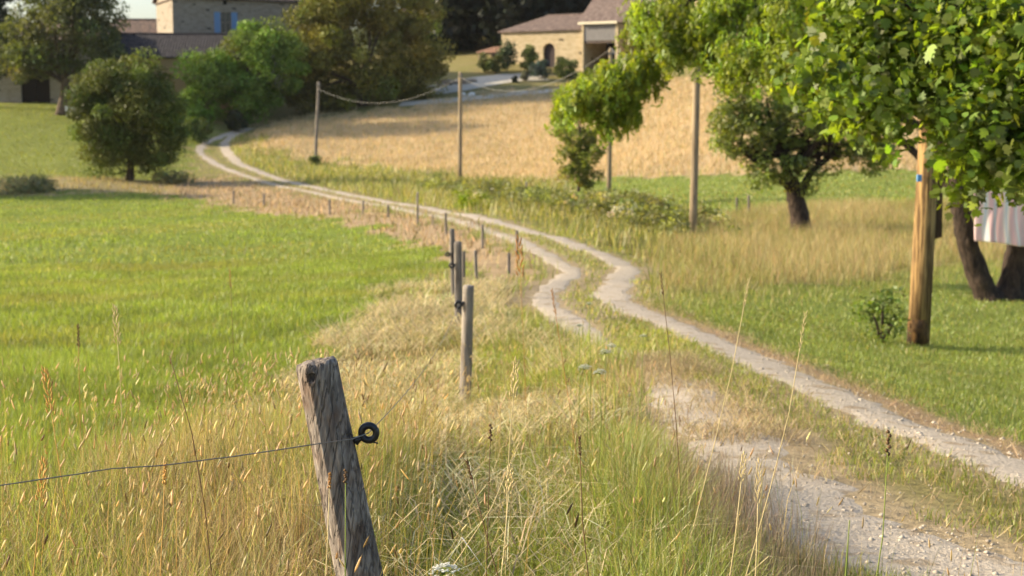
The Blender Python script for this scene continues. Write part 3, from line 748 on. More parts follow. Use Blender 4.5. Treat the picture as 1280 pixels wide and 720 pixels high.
STALKS = [
    ((1110, 560), (1040, 735), 3.3, 'green', 'brown', 'knots', 'stalk with knotted brown head hanging over the gravel rut', .03, .055, .011),
    ((932, 372), (845, 560), 5.2, 'pale', 'pale', 'spike', 'long bleached stalk slanting right across the right wheel rut', .02, .10, .007),
    ((1002, 422), (905, 640), 4.6, 'pale', 'pale', 'spike', 'tall pale stalk slanting right in front of the mown lawn edge', .03, .12, .006),
    ((643, 482), (632, 640), 4.8, 'pale', 'pale', 'loose', 'pale feathery grass head below the second fence post', -.01, .13, .016),
    ((637, 606), (588, 760), 3.4, 'pale', 'pale', 'loose', 'pale seed head leaning right between the near post and the green clump', .01, .07, .014),
    ((725, 562), (770, 760), 3.7, 'brown', 'brown', 'spike', 'brown stalk leaning left in front of the green clump', -.02, .05, .008),
    ((588, 592), (700, 770), 3.5, 'brown', 'brown', 'spike', 'dark thin stalk slanting up to the left across the straw', -.01, .05, .008),
    ((613, 545), (606, 640), 4.6, 'brown', 'brown', 'knots', 'short dark brown seed head standing in the matted straw', 0, .05, .013),
    ((146, 415), (152, 600), 6.0, 'pale', 'pale', 'loose', 'bleached oat-like stalk standing against the green field', .01, .16, .016),
    ((98, 425), (100, 560), 6.6, 'rust', 'brown', 'spike', 'thin reddish stalk beside the bleached one in the green field', .0, .10, .012),
    ((62, 500), (95, 660), 4.9, 'orange', 'orange', 'loose', 'orange dock spike leaning left over the green field edge', .0, .16, .018),
    ((52, 610), (20, 720), 3.9, 'orange', 'orange', 'loose', 'orange dry spike below the sagging wire at the field corner', .0, .12, .016),
    ((212, 445), (266, 740), 4.2, 'brown', 'brown', None, 'long dark bare stem crossing the fence wire left of the near post', .04, .1, .01),
    ((828, 360), (858, 540), 5.8, 'brown', 'brown', 'spike', 'thin dark dock stem rising in front of the right wheel rut', .01, .09, .008),
    ((693, 383), (730, 500), 7.0, 'rust', 'rust', 'spike', 'rust coloured stem beside the faint left wheel rut', .0, .12, .009),
    ((650, 330), (660, 440), 9.5, 'rust', 'rust', 'loose', 'rusty dock spike standing near the thin fence posts', .0, .26, .03),
    ((288, 352), (296, 470), 8.5, 'brown', 'rust', 'spike', 'fine dark stem standing alone in the middle of the hay field', .0, .1, .008),
    ((640, 575), (470, 655), 4.3, 'pale', 'pale', 'spike', 'bent straw arching low to the right of the near post', .05, .1, .006),
    ((928, 590), (872, 740), 3.4, 'pale', 'pale', 'loose', 'straw coloured head at the right edge of the tall green clump', .01, .07, .010),
    ((948, 612), (905, 770), 3.2, 'pale', 'pale', 'loose', 'slanting bleached spikelet over the shaded gravel', .02, .10, .008),
    ((1062, 650), (1040, 760), 3.0, 'green', 'green', None, 'single green blade standing before the shaded wheel rut', .0, .1, .01),
    ((206, 598), (190, 720), 4.0, 'orange', 'orange', 'spike', 'fat orange foxtail head among the dry grass under the wire', .0, .06, .014),
    ((432, 600), (428, 740), 3.45, 'green', 'brown', 'knots', 'yellowish curled seed head in front of the near post', .0, .035, .010),
    ((412, 605), (380, 740), 3.5, 'pale', 'rust', 'spike', 'small reddish seed head touching the pale side of the near post', .01, .04, .010),
]
for a in STALKS: stalk(*a)

def umbel(px, py, Y, bpx, r, label, c=(.72, .70, .60)):
    t = P(px, py, Y); b = P(bpx, py + 60, Y); b.z = hz(b.x, b.y) - .02
    root = empty('umbel_flower', b, label, 'wildflower', 'white umbel flowers in the verge'); off = Vector(b)
    mb = MB(); mid = b.lerp(t, .6) + Vector((.01, 0, 0)); hub = t - Vector((0, 0, r * .7))
    mb.tube([tuple(q - off) for q in (b, mid, hub)], [.003, .0025, .002], 5)
    fl = MB()
    for i in range(26):
        a = i * 2.4; rr = r * math.sqrt((i + .5) / 26)
        e = t + Vector((math.cos(a) * rr, math.sin(a) * rr, -rr * rr / r * .55 + random.uniform(-.15, .15) * r))
        mb.tube([tuple(hub - off), tuple(e - off)], [.001, .0008], 3)
        for k in range(5):
            q = e + Vector((random.uniform(-1, 1), random.uniform(-1, 1), random.uniform(-.3, .5))) * r * .16; s = r * .06
            fl.box(q.x - off.x - s, q.x - off.x + s, q.y - off.y - s, q.y - off.y + s, q.z - off.z - s * .5, q.z - off.z + s * .5)
    mb.build('stem', M_STALK['green'], root, True); fl.build('flower_head', plain('umbel_white', c, .9), root)
umbel(556, 706, 3.3, 560, .034, 'white yarrow flower at the bottom beside the near post')
for (px, py, Y, b, r, l) in ((724, 405, 8.4, 722, .02, 'pale round umbel nearest to the faint left wheel rut'), (757, 437, 8.0, 752, .034, 'wide whitish umbel above the pale cluster by the left rut'),
                             (765, 430, 8.8, 770, .03, 'whitish umbel at the back right of the pale cluster'), (731, 456, 7.6, 735, .036, 'pale umbel low on the left of the cluster'),
                             (750, 462, 7.2, 748, .034, 'pale umbel in the lower middle of the cluster'), (804, 418, 8.2, 795, .022, 'loose whitish umbel between the cluster and the right rut'),
                             (736, 378, 9.0, 738, .02, 'tiny yellowish umbel standing above the others')):
    umbel(px, py, Y, b, r, l, (.62, .62, .48))

# ------------------------------------------------------------------ fence posts and wire
def rough_post(name, top, bot, r0, r1, m, label, cat='fence post', group=None, segs=40, sides=28, seed=0, knot=None, dome=.01, disp=1.0, sunk=.12):
    """weathered round post: fissured along the grain, uneven sawn top"""
    top = Vector(top); bot = Vector(bot); ax = (top - bot).normalized(); bot = bot - ax * sunk
    a = ax.cross(Vector((0, 1, 0))).normalized(); b = ax.cross(a)   # b points away from / towards camera
    Ln = (top - bot).length
    V = []; F = []
    th = np.linspace(0, 2 * np.pi, sides, endpoint=False)
    for i in range(segs + 1):
        f = i / segs; s = f * Ln
        r = r1 + (r0 - r1) * f
        cth, sth = np.cos(th), np.sin(th)
        g = fnoise(cth * 3 + 7, sth * 3 + s * .7 + seed, 200 + seed, 2) - .5
        fis = np.abs(fnoise(cth * 9 + 20, sth * 9 + s * .9, 210 + seed, 2) - .5)
        w = vnoise(np.full(sides, s * 4), np.full(sides, 1. + seed), 220) - .5
        rr = r * (1 + disp * (.22 * g - .16 * np.clip(.12 - fis, 0, 1) / .12 * .6 + .06 * w))
        if knot and i > 0:
            ka, ks, kr = knot
            dk = np.hypot((np.angle(np.exp(1j * (th - ka)))) * r, s - (Ln - ks)) / kr
            rr = rr + r * (.10 * np.exp(-((dk - 1.3) / .5) ** 2) - .45 * np.exp(-(dk / .62) ** 2))
        if i == segs: rr = rr * .93
        for q in range(sides):
            h = s + (0 if i < segs else dome * 0) + (.012 * disp * (vnoise(np.array([cth[q] * 2.5]), np.array([sth[q] * 2.5 + seed]), 230)[0] - .5) if i >= segs - 1 else 0)
            V.append(bot + ax * h + (a * cth[q] + b * sth[q]) * rr[q])
    for i in range(segs):
        for q in range(sides):
            F.append((i * sides + q, i * sides + (q + 1) % sides, (i + 1) * sides + (q + 1) % sides, (i + 1) * sides + q))
    # domed, split top
    n = len(V)
    for k, sc_ in ((1, .6), (2, .25)):
        for q in range(sides):
            v = V[segs * sides + q]; c = bot + ax * Ln
            V.append(c + (v - c) * sc_ + ax * (dome * (1 - sc_) + .004 * disp * (random.random() - .5)))
    for k in range(2):
        o = segs * sides if k == 0 else n
        for q in range(sides):
            F.append((o + q, o + (q + 1) % sides, n + k * sides + (q + 1) % sides, n + k * sides + q))
    F.append(tuple(n + sides + q for q in range(sides)))
    org = Vector(bot)
    me = bpy.data.meshes.new(name); me.from_pydata([tuple(v - org) for v in V], [], F); me.materials.append(m)
    me.polygons.foreach_set('use_smooth', np.ones(len(F), bool)); me.update()
    o = bpy.data.objects.new(name, me); COL.objects.link(o); o.location = org
    setp(o, label, cat, group)
    bpy.context.view_layer.update()
    return o

def near_wood(top, ax):
    m, nt, out = mat('weathered_post_wood')
    tc = N(nt, 'ShaderNodeTexCoord'); mp = N(nt, 'ShaderNodeMapping'); mp.inputs['Rotation'].default_value = (0, R(-11), 0); L(nt, tc.outputs['Object'], mp.inputs[0])
    m2 = N(nt, 'ShaderNodeMapping'); m2.inputs['Scale'].default_value = (1, 1, .07); L(nt, mp.outputs[0], m2.inputs[0])
    n1 = N(nt, 'ShaderNodeTexNoise', Scale=95.0, Detail=7.0, Roughness=.68); L(nt, m2.outputs[0], n1.inputs['Vector'])
    n2 = N(nt, 'ShaderNodeTexNoise', Scale=28.0, Detail=4.0); L(nt, m2.outputs[0], n2.inputs['Vector'])
    n3 = N(nt, 'ShaderNodeTexNoise', Scale=9.0, Detail=4.0); L(nt, mp.outputs[0], n3.inputs['Vector'])
    cr = N(nt, 'ShaderNodeValToRGB'); e = cr.color_ramp.elements; e[0].position = .34; e[1].position = .66
    e[0].color = (.07, .056, .05, 1); e[1].color = (.44, .39, .345, 1)
    k = cr.color_ramp.elements.new(.5); k.color = (.21, .178, .155, 1)
    mixf = N(nt, 'ShaderNodeMath', operation='MULTIPLY_ADD'); mixf.inputs[1].default_value = .55; L(nt, n2.outputs['Fac'], mixf.inputs[0])
    h1 = N(nt, 'ShaderNodeMath', operation='MULTIPLY'); h1.inputs[1].default_value = .45; L(nt, n1.outputs['Fac'], h1.inputs[0]); L(nt, h1.outputs[0], mixf.inputs[2])
    L(nt, mixf.outputs[0], cr.inputs[0])
    r3 = N(nt, 'ShaderNodeMapRange'); r3.inputs[1].default_value = .52; r3.inputs[2].default_value = .72; r3.inputs[4].default_value = .6; L(nt, n3.outputs['Fac'], r3.inputs[0])
    mx = N(nt, 'ShaderNodeMixRGB'); mx.inputs[2].default_value = (.16, .09, .055, 1); L(nt, r3.outputs[0], mx.inputs[0]); L(nt, cr.outputs[0], mx.inputs[1])
    m4 = N(nt, 'ShaderNodeMapping'); m4.inputs['Scale'].default_value = (1, 1, .035); L(nt, mp.outputs[0], m4.inputs[0])
    n4 = N(nt, 'ShaderNodeTexNoise', Scale=38.0, Detail=4.0); L(nt, m4.outputs[0], n4.inputs['Vector'])
    sb = N(nt, 'ShaderNodeMath', operation='SUBTRACT'); sb.inputs[1].default_value = .5; L(nt, n4.outputs['Fac'], sb.inputs[0])
    ab = N(nt, 'ShaderNodeMath', operation='ABSOLUTE'); L(nt, sb.outputs[0], ab.inputs[0])
    r4 = N(nt, 'ShaderNodeMapRange'); r4.inputs[1].default_value = .0; r4.inputs[2].default_value = .045; r4.inputs[3].default_value = .6; r4.inputs[4].default_value = 0; L(nt, ab.outputs[0], r4.inputs[0])
    ck = N(nt, 'ShaderNodeMixRGB'); ck.inputs[2].default_value = (.028, .02, .018, 1); L(nt, r4.outputs[0], ck.inputs[0]); L(nt, mx.outputs[0], ck.inputs[1])
    su = N(nt, 'ShaderNodeMath', operation='SUBTRACT'); L(nt, mixf.outputs[0], su.inputs[0]); L(nt, r4.outputs[0], su.inputs[1]); mixf = su
    kv = N(nt, 'ShaderNodeVectorMath', operation='DISTANCE'); kv.inputs[1].default_value = KNOT; L(nt, tc.outputs['Object'], kv.inputs[0])
    kd = N(nt, 'ShaderNodeMath', operation='MULTIPLY_ADD'); kd.inputs[1].default_value = .018; L(nt, n3.outputs['Fac'], kd.inputs[0]); L(nt, kv.outputs['Value'], kd.inputs[2])
    kr = N(nt, 'ShaderNodeMapRange'); kr.inputs[1].default_value = .017; kr.inputs[2].default_value = .026; kr.inputs[3].default_value = .9; kr.inputs[4].default_value = 0; L(nt, kd.outputs[0], kr.inputs[0])
    kc = N(nt, 'ShaderNodeMixRGB'); kc.inputs[2].default_value = (.022, .013, .011, 1); L(nt, kr.outputs[0], kc.inputs[0]); L(nt, ck.outputs[0], kc.inputs[1]); ck = kc
    bs = N(nt, 'ShaderNodeBsdfPrincipled', Roughness=.85); bs.inputs['Specular IOR Level'].default_value = .25; L(nt, ck.outputs[0], bs.inputs['Base Color'])
    bp = N(nt, 'ShaderNodeBump', Strength=1.0, Distance=.006); L(nt, mixf.outputs[0], bp.inputs['Height']); L(nt, bp.outputs[0], bs.inputs['Normal'])
    L(nt, bs.outputs[0], out.inputs[0]); return m
def ground_under(px, Y):
    v = P(px, 300, Y); return Vector((v.x, Y, hz(v.x, Y)))
t1 = P(396, 452, 4.0); q1 = P(450, 715, 4.0)
ax = (t1 - q1); k = (t1.z - hz(q1.x, 4.0)) / ax.z
_b = t1 - ax * k; _u = (t1 - _b).normalized(); _o = _b - _u * .12
_a = _u.cross(Vector((0, 1, 0))).normalized(); _c = _u.cross(_a)
KNOT = tuple(t1 - _u * .034 + (_a * math.cos(1.30) + _c * math.sin(1.30)) * .055 - _o)
post1 = rough_post('fence_post', t1, t1 - ax * k, .0575, .070, near_wood(t1, ax), 'thick grey weathered post leaning left in the foreground, with a knot', group='thick posts of the field fence',
                   segs=110, sides=64, seed=3, knot=(1.30, .034, .013), dome=.007)

def ring_insulator(parent, c, frm, Rr, rr, wrl=True):
    """screw-in ring insulator: shank, collar and an eye facing the camera"""
    c = Vector(c); frm = Vector(frm); off = parent.matrix_world.translation
    d = (c - frm).normalized(); mb = MB()
    up = Vector((0, .35, 1)).normalized(); s = d - up * 0
    u = d; v = (Vector((0, 0, 1)) - d * d.z).normalized()
    pts = [c + (u * math.cos(t) + v * math.sin(t)) * Rr for t in np.linspace(0, 2 * math.pi, 29)]
    mb.tube([tuple(p - off) for p in pts], rr, 10, cap=False)
    e = c - d * Rr
    mb.tube([tuple(frm - d * Rr * .8 - off), tuple(frm - off), tuple(frm.lerp(e, .25) - off), tuple(frm.lerp(e, .3) - off), tuple(frm.lerp(e, .62) - off), tuple(e - off)],
            [rr * .5, rr * .55, rr * .6, rr * 1.35, rr * .9, rr * .85], 12)
    # spur under the eye
    mb.tube([tuple(c - d * Rr * .6 - v * Rr - off), tuple(c + d * Rr * .3 - v * Rr * 1.9 - off)], [rr * .35, rr * .2], 6)
    return mb.build('insulator', M_PLASTIC, parent, True)
ring_insulator(post1, P(461, 541, 4.0), P(440, 554, 4.0), .0215, .0105)

def field_post(top, bpx, Y, r0, r1, m, label, seed, ins=None):
    t = P(top[0], top[1], Y); b = ground_under(bpx, Y)
    o = rough_post('fence_post', t, b, r0, r1, m, label, group='thick posts of the field fence', seed=seed, segs=36, sides=20, dome=.006)
    if ins:
        c = P(ins[0], ins[1], Y - .03); f = P(ins[0] + (ins[2] if len(ins) > 2 else 9), ins[1] - 3, Y - .03)
        ring_insulator(o, c, f, .028, .014)
    return o
field_post((586, 357), 580, 13.0, .054, .057, M_POST_PALE, 'pale grey post, second along the field fence from the camera', 5, (573, 381))
field_post((572.5, 302), 573, 18.5, .052, .056, M_POST, 'dark post just behind the pale one, third along the field fence', 8, (564.5, 332))
field_post((564.5, 286), 567, 22.0, .044, .047, M_POST, 'dark slim post, the farthest of the thick field fence posts', 11, (559.5, 318))

def wire_obj(name, pts, r, m, label, cat, sag=0, n=14, group=None, jit=0.0):
    pts = [Vector(p) for p in pts]; out = []
    for a, b in zip(pts[:-1], pts[1:]):
        for i in range(n):
            f = i / n; q = a.lerp(b, f); q.z -= sag * 4 * f * (1 - f) * (b - a).length / 25
            if jit: q += Vector((0, 0, random.uniform(-jit, jit)))
            out.append(q)
    out.append(pts[-1]); mb = MB(); mb.tube([tuple(q) for q in out], r, 6)
    o = mb.build(name, m, None, True); return setp(o, label, cat, group)
wire_obj('fence_wire', [P(-330, 640, 2.9), P(0, 607, 3.55), P(55, 599, 3.62), P(140, 586, 3.72), P(200, 582, 3.78), P(290, 571, 3.86), P(395, 555, 3.915), P(440, 549, 3.93), P(461, 541, 3.985)],
         .0017, M_STEEL, 'thin kinked fence wire running left from the near leaning post', 'fence wire', n=4, jit=.0006)
wire_obj('fence_wire', [P(461, 541, 4.0), P(573, 381, 12.97), P(564.5, 332, 18.47), P(559.5, 318, 21.97)], .0016, M_STEEL, 'thin fence wire running back through the insulators of the thick posts', 'fence wire', sag=.25)

THIN = [  # px, base y, top y, lean px, label
    (595, 347, 313, -1, 'thin pale post right behind the dark field fence posts'), (636, 339, 316, 0, 'short dark post by the left rut, right of the thin pale post'),
    (579.5, 357, 314, 0, 'thin post half hidden behind the third field fence post'), (603, 311, 281, 0, 'thin grey post in front of the left rut where it narrows'),
    (646, 320, 288, 0, 'thin dark post standing against the left rut, farthest right of the row'), (558, 296, 266, -1, 'thin leaning post above the farthest thick fence post'),
    (522, 281, 240, 0, 'tall thin post at the foot of the bank beside the track'), (485, 271, 256, 0, 'short grey post on the bank left of the tall thin one'),
    (454, 269.5, 251, 0, 'slim post in the cut hay, midway along the bank'), (412, 268, 249, 0, 'slim post in the cut hay left of the midway one'),
    (330, 259, 242, 0, 'faint thin post at the lower edge of the bank below the bend'), (292, 254, 238, 0, 'faint thin post nearest to the round tree on the bank'),
    (658, 244, 227, 0, 'dark thin post rising out of the brambles'), (936, 266, 244, 0, 'dark post at the back of the tall grass left of the fruit tree'),
    (921, 266, 247, 0, 'weathered thin post beside the dark one in the tall grass'), (541, 284, 268, 0, 'thin stake by the track just left of the leaning thin post'),
]
for i, (px, by, ty, ln, lab) in enumerate(THIN):
    d = hit(px, by) or 50
    b = P(px, by, d); b.z = hz(b.x, b.y); t = P(px + ln, ty, d)
    dk = M_POST if i % 3 else M_POST_PALE
    rough_post('thin_fence_post', t, b, .022 + .0004 * d, .024 + .0004 * d, dk, lab, group='thin posts of the track fence', segs=10, sides=10, seed=20 + i, dome=.004, disp=.8, sunk=.1)

# ------------------------------------------------------------------ utility poles and cables
def pole(px, py, Y, topx, zt, r0, r1, m, label):
    b = P(px, py, Y); b.z = hz(b.x, b.y)
    dx = (topx - px) / FPX * Y
    root = empty('utility_pole', b, label, 'utility pole', 'wooden utility poles along the track')
    h = zt - b.z; mb = MB()
    mb.tube([(dx * f, 0, h * f - (.1 if f == 0 else 0)) for f in (0, .15, .3, .5, .7, .85, .985, 1)], [r1 + (r0 - r1) * f for f in (0, .15, .3, .5, .7, .85, .985)] + [r0 * .7], 18, jitter=.04)
    mb.build('shaft', m, root, True)
    return root, b, Vector((b.x + dx, b.y, zt))
p5, b5, top5 = pole(1147.5, 432, 20.0, 1160, 6.4, .135, .155, M_POLE_NEW, 'stout yellow wooden pole standing on the lawn at the right')
tg = MB(); u = P(1145, 222, 20.0) - b5
tg.box(u.x - .03, u.x + .035, u.y - .175, u.y - .13, u.z - .05, u.z + .05); tg.build('tag', plain('blue_tag', (.10, .28, .55), .5), p5, bevel=.004)
gd = MB(); u0 = P(1166, 299, 20.12) - b5; u1 = P(1167, 150, 20.12) - b5
gd.prism([(u0.x - .07, -.03, u0.z), (u0.x + .085, -.03, u0.z + .04), (u0.x + .085, .05, u0.z + .04), (u0.x - .07, .05, u0.z)],
         [(u1.x - .07, -.03, u1.z), (u1.x + .10, -.03, u1.z), (u1.x + .10, .05, u1.z), (u1.x - .07, .05, u1.z)])
gd.build('cable_guard', rough_mat('guard_wood', (.05, .028, .016), (.12, .07, .04), 8, (1, 1, .1)), p5)
cl = MB(); zc = .40
cl.tube([(0, 0, -.05), (0, 0, zc)], [.160, .158], 18); cl.build('creosote_foot', rough_mat('creosote', (.03, .018, .009), (.15, .08, .025), 7, (1, 1, .5), contrast=(.42, .62)), p5, True)
p4, b4, top4 = pole(866, 297, 45, 868.5, 3.6 + EYE, .105, .13, M_POLE, 'grey wooden pole standing between the brambles and the fruit tree')
p3, b3, top3 = pole(761, 250, 72, 762, 3.3 + EYE, .11, .13, M_POLE, 'dark pole behind the hanging leafy branch, next to the slim tree')
p2, b2, top2 = pole(575, 225, 98, 576, P(575, 90, 98).z, .12, .15, M_POLE, 'brown pole rising from the left end of the brambles')
p1, b1, top1 = pole(394, 207, 118, 400, P(397, 102, 118).z, .11, .14, M_POST, 'grey leaning pole farthest left, beside the big tree')
for (r_, b_, t_) in ((p3, b3, top3), (p2, b2, top2), (p1, b1, top1)):
    k_ = MB(); q = t_ - b_; k_.box(q.x - .16, q.x + .16, q.y - .22, q.y - .14, q.z - .35, q.z - .25)
    k_.tube([(q.x + .1, q.y - .18, q.z - .3), (q.x + .1, q.y - .18, q.z - .12)], .035, 8); k_.build('bracket', M_STEEL, r_)
wire_obj('telephone_cable', [top1 - Vector((0, .1, .6)), top2 - Vector((0, .1, .35))], .009, M_CABLE, 'pale cable sagging in front of the big olive tree', 'cable', sag=1.55, n=30)
wire_obj('telephone_cable', [top2 - Vector((0, .1, .35)), top3 - Vector((0, .1, .05))], .009, M_CABLE, 'pale cable sagging in front of the stone barn and driveway', 'cable', sag=1.35, n=30)
wire_obj('telephone_cable', [top3 - Vector((0, .1, .05)), top4 - Vector((-.02, .1, .6))], .009, M_CABLE, 'pale cable going down into the leafy branch from the dark pole', 'cable', sag=.9, n=30)

# ------------------------------------------------------------------ trees
def leaf_cloud(cent, rad, per, size, aspect=.55, up=.5, droop=0.0, col=(.1, .15, .03), cvar=.28, shape='quad', shell=.45, flat=.8):
    cent = np.asarray(cent, float); m = len(cent); rad = np.broadcast_to(np.asarray(rad, float), (m,))
    cc = np.repeat(vary(col, m, cvar * .7, .07), per, 0) * rng.lognormal(0, cvar * .5, (m * per, 1))
    n = m * per
    d = rng.normal(size=(n, 3)); d /= np.linalg.norm(d, axis=1, keepdims=True)
    r = (rng.random(n) ** (1 / 3.)) * (1 - shell) + shell * rng.random(n) ** .15
    r = r * np.repeat(rad, per) * rng.uniform(.75, 1.15, n)
    pos = np.repeat(cent, per, 0) + d * r[:, None] * np.array([1, 1, flat])
    nor = rng.normal(size=(n, 3)) + d * .6 + np.array([0, 0, up]); nor /= np.linalg.norm(nor, axis=1, keepdims=True)
    al = rng.normal(size=(n, 3)) + np.array([0, 0, -droop * 2.5]); al -= nor * (al * nor).sum(1, keepdims=True); al /= np.linalg.norm(al, axis=1, keepdims=True) + 1e-9
    sd = np.cross(nor, al)
    s = size * rng.uniform(.45, 1.45, n)[:, None]
    if shape == 'quad':
        out = np.array([(-.5, 0, 0), (0, .5 * aspect, .06), (.5, 0, -.03), (0, -.5 * aspect, .06)])
    elif shape == 'frond':   # pinnate leaf reduced to a long toothed blade
        out = np.array([(-.5, 0, 0), (-.25, .5 * aspect, .02), (0, .18 * aspect, .03), (.2, .45 * aspect, 0), (.5, 0, -.1), (.2, -.45 * aspect, 0), (0, -.18 * aspect, .03), (-.25, -.5 * aspect, .02)])
    else:                    # palmate lobed leaf
        out = np.array([(-.5, 0, 0), (-.38, .30, .03), (-.10, .50, -.02), (-.05, .26, .04), (.22, .40, -.03), (.20, .16, .03), (.5, 0, -.06), (.20, -.16, .03), (.22, -.40, -.03), (-.05, -.26, .04), (-.10, -.50, -.02), (-.38, -.30, .03)])
    k = len(out)
    V = pos[:, None] + s[:, None] * (out[None, :, :1] * al[:, None] + out[None, :, 1:2] * sd[:, None] + out[None, :, 2:] * nor[:, None])
    F = np.arange(n * k).reshape(n, k)
    return V.reshape(-1, 3), F, np.repeat(np.clip(cc, .004, .8), k, 0)

def blob_clumps(blobs, n):
    """clump centres spread through ellipsoids [(c, (rx,ry,rz))]"""
    vol = np.array([b[1][0] * b[1][1] * b[1][2] for b in blobs]) ** .75; cnt = np.maximum(2, (n * vol / vol.sum()).astype(int))
    out = []
    for (c, r), k in zip(blobs, cnt):
        d = rng.normal(size=(k, 3)); d /= np.linalg.norm(d, axis=1, keepdims=True)
        q = rng.uniform(.35, 1, (k, 1)) ** .6
        out.append(np.array(c) + d * q * np.array(r))
    return np.concatenate(out)
def PB(px, py, Y, rx, ry, rd=None):
    """blob from its place and size as seen at depth Y"""
    s = Y / FPX; rd = rd if rd is not None else (rx + ry) / 2 * s
    return (tuple(P(px, py, Y)), (rx * s, rd, ry * s))

def tree(name, label, base, fork, blobs, n, crad, per, leaf, col, m=None, bark=None, trunk_r=.2, cat='tree', group=None, limbs=10, shape='quad', aspect=.55, droop=0, cvar=.28, trunks=None, up=.5, flat=.8, extra=None, near=False):
    base = Vector(base)
    root = empty(name, base, label, cat, group); off = np.array(base)
    if m is M_DARKLEAF: n = int(n * 1.9); per = int(per * 1.7); crad *= 1.05
    cl_ = blob_clumps(blobs, n)
    V, F, C = leaf_cloud(cl_, crad * rng.uniform(.6, 1.25, len(cl_)), per, leaf, aspect, up, droop, col, cvar, shape, flat=flat)
    if extra is not None:      # thin hanging sprays at the edge of the crown
        v2, f2, c2 = leaf_cloud(np.asarray(extra), crad * .42 * rng.uniform(.5, 1.3, len(extra)), max(5, int(per * .17)), leaf, aspect, up, droop, col, cvar, shape, flat=flat, shell=.2)
        F = np.concatenate([F, f2 + len(V)]); V = np.concatenate([V, v2]); C = np.concatenate([C, c2])
    np_mesh('crown', V - off, [F], m or M_LEAF, root, attrs={'col': C})
    paths = trunks or [([base - Vector((0, 0, .15)), base.lerp(Vector(fork), .5) + Vector((trunk_r * .3, 0, 0)), Vector(fork)], trunk_r)]
    for pts, r in paths:
        pts = [Vector(p) for p in pts]
        c = catmull([tuple(p) for p in pts], 6); k = len(c)
        mb = MB(); mb.tube([tuple(np.array(q) - off) for q in c], [r * (1.35 - .9 * (i / (k - 1)) ** .6 if i < 3 else 1.05 - .45 * i / (k - 1)) for i in range(k)], 12, jitter=.16)
        end = Vector(c[-1]); st = [Vector(c[int(k * f)]) for f in (.62, .75, .88, .999)]
        pick = rng.permutation(len(cl_))[:limbs]
        for i in pick:
            s0 = st[rng.integers(0, 4)]
            if near: i = np.argsort(((cl_ - np.array(s0)) ** 2).sum(1))[rng.integers(2, 45)]
            e = Vector(cl_[i]); mid = s0.lerp(e, .5) + Vector(rng.normal(0, .06, 3)) * (e - s0).length + Vector((0, 0, .08 * (e - s0).length))
            q = catmull([tuple(s0), tuple(mid), tuple(e)], 5); rr = r * .42
            mb.tube([tuple(np.array(a_) - off) for a_ in q], [rr * (1 - .85 * j / (len(q) - 1)) for j in range(len(q))], 6, cap=False, jitter=.1)
        mb.build('trunk', bark or M_BARK, root, True)
    return root
def gbase(px, py, Y=None):
    d = Y or hit(px, py) or 100
    v = P(px, py, d); v.z = hz(v.x, v.y); return v

# round tree by the field
b = gbase(162, 225, 95)
tree('round_tree', 'round dark olive tree on a short trunk beyond the hay field', b, P(162, 170, 95),
     [PB(160, 130, 95, 64, 52), PB(120, 150, 94, 28, 40), PB(205, 150, 95, 26, 38), PB(160, 95, 95, 45, 28), PB(150, 180, 95, 40, 25), PB(120, 110, 95, 20, 25), PB(135, 195, 94.5, 34, 18), PB(195, 192, 95, 34, 20)], 100, .95, 170, .20, (.115, .14, .033), M_DARKLEAF, trunk_r=.26)
b = gbase(300, 150, 147)
tree('leafy_tree', 'bright green bushy tree beside the end of the track', b, P(300, 110, 148),
     [PB(310, 80, 148, 52, 42), PB(260, 105, 146, 36, 40), PB(345, 85, 149, 35, 45), PB(300, 125, 148, 50, 28), PB(250, 140, 145, 22, 18), PB(322, 50, 149, 30, 20)], 85, 1.35, 170, .30, (.165, .25, .04), M_DARKLEAF, trunk_r=.3)
b = gbase(455, 141, 154)
tree('spreading_tree', 'big olive green spreading tree at the top edge behind the pole', b, P(455, 100, 154),
     [PB(455, 60, 155, 85, 62), PB(395, 60, 153, 42, 60), PB(520, 60, 156, 50, 60), PB(455, 5, 155, 85, 45), PB(380, 105, 153, 30, 30), PB(450, 115, 155, 80, 28), PB(530, 100, 156, 40, 32), PB(400, 5, 154, 40, 40)],
     150, 1.5, 170, .32, (.185, .175, .036), M_DARKLEAF, trunk_r=.5, limbs=16)
b = gbase(76, 127, 140)
tree('willow_tree', 'tall loose grey-green tree in front of the far left stone shed', b, P(82, 85, 140),
     [PB(20, 70, 139, 30, 26), PB(125, 65, 141, 26, 22), PB(95, 10, 140, 55, 30), PB(75, 40, 140, 60, 45), PB(120, 35, 141, 36, 35), PB(35, 45, 140, 32, 42), PB(75, -20, 141, 70, 40), PB(70, 75, 140, 40, 20), PB(30, 85, 139, 22, 16)], 230, 1.3, 140, .32, (.11, .13, .05), M_LEAF, trunk_r=.55, limbs=14, cvar=.22)
b = gbase(-22, 128, 144)
tree('dark_tree', 'dark tree cut off by the left edge of the picture', b, P(-22, 80, 144), [PB(-22, 35, 144, 40, 50), PB(-15, -20, 144, 36, 40), PB(-8, 75, 144, 20, 25)], 50, 1.2, 140, .3, (.035, .05, .025), M_DARKLEAF, trunk_r=.4)
# a tree out of sight on the left whose shade reaches into the field corner
b = ground_under(-130, 84)
tree('field_tree', 'broad tree standing at the field corner outside the picture', b, b + Vector((0, 0, 2.5)), [(tuple(b + Vector((0, 0, 5))), (3.2, 3.2, 3.2))], 50, 1.0, 130, .28, (.07, .09, .03), M_DARKLEAF, trunk_r=.3)
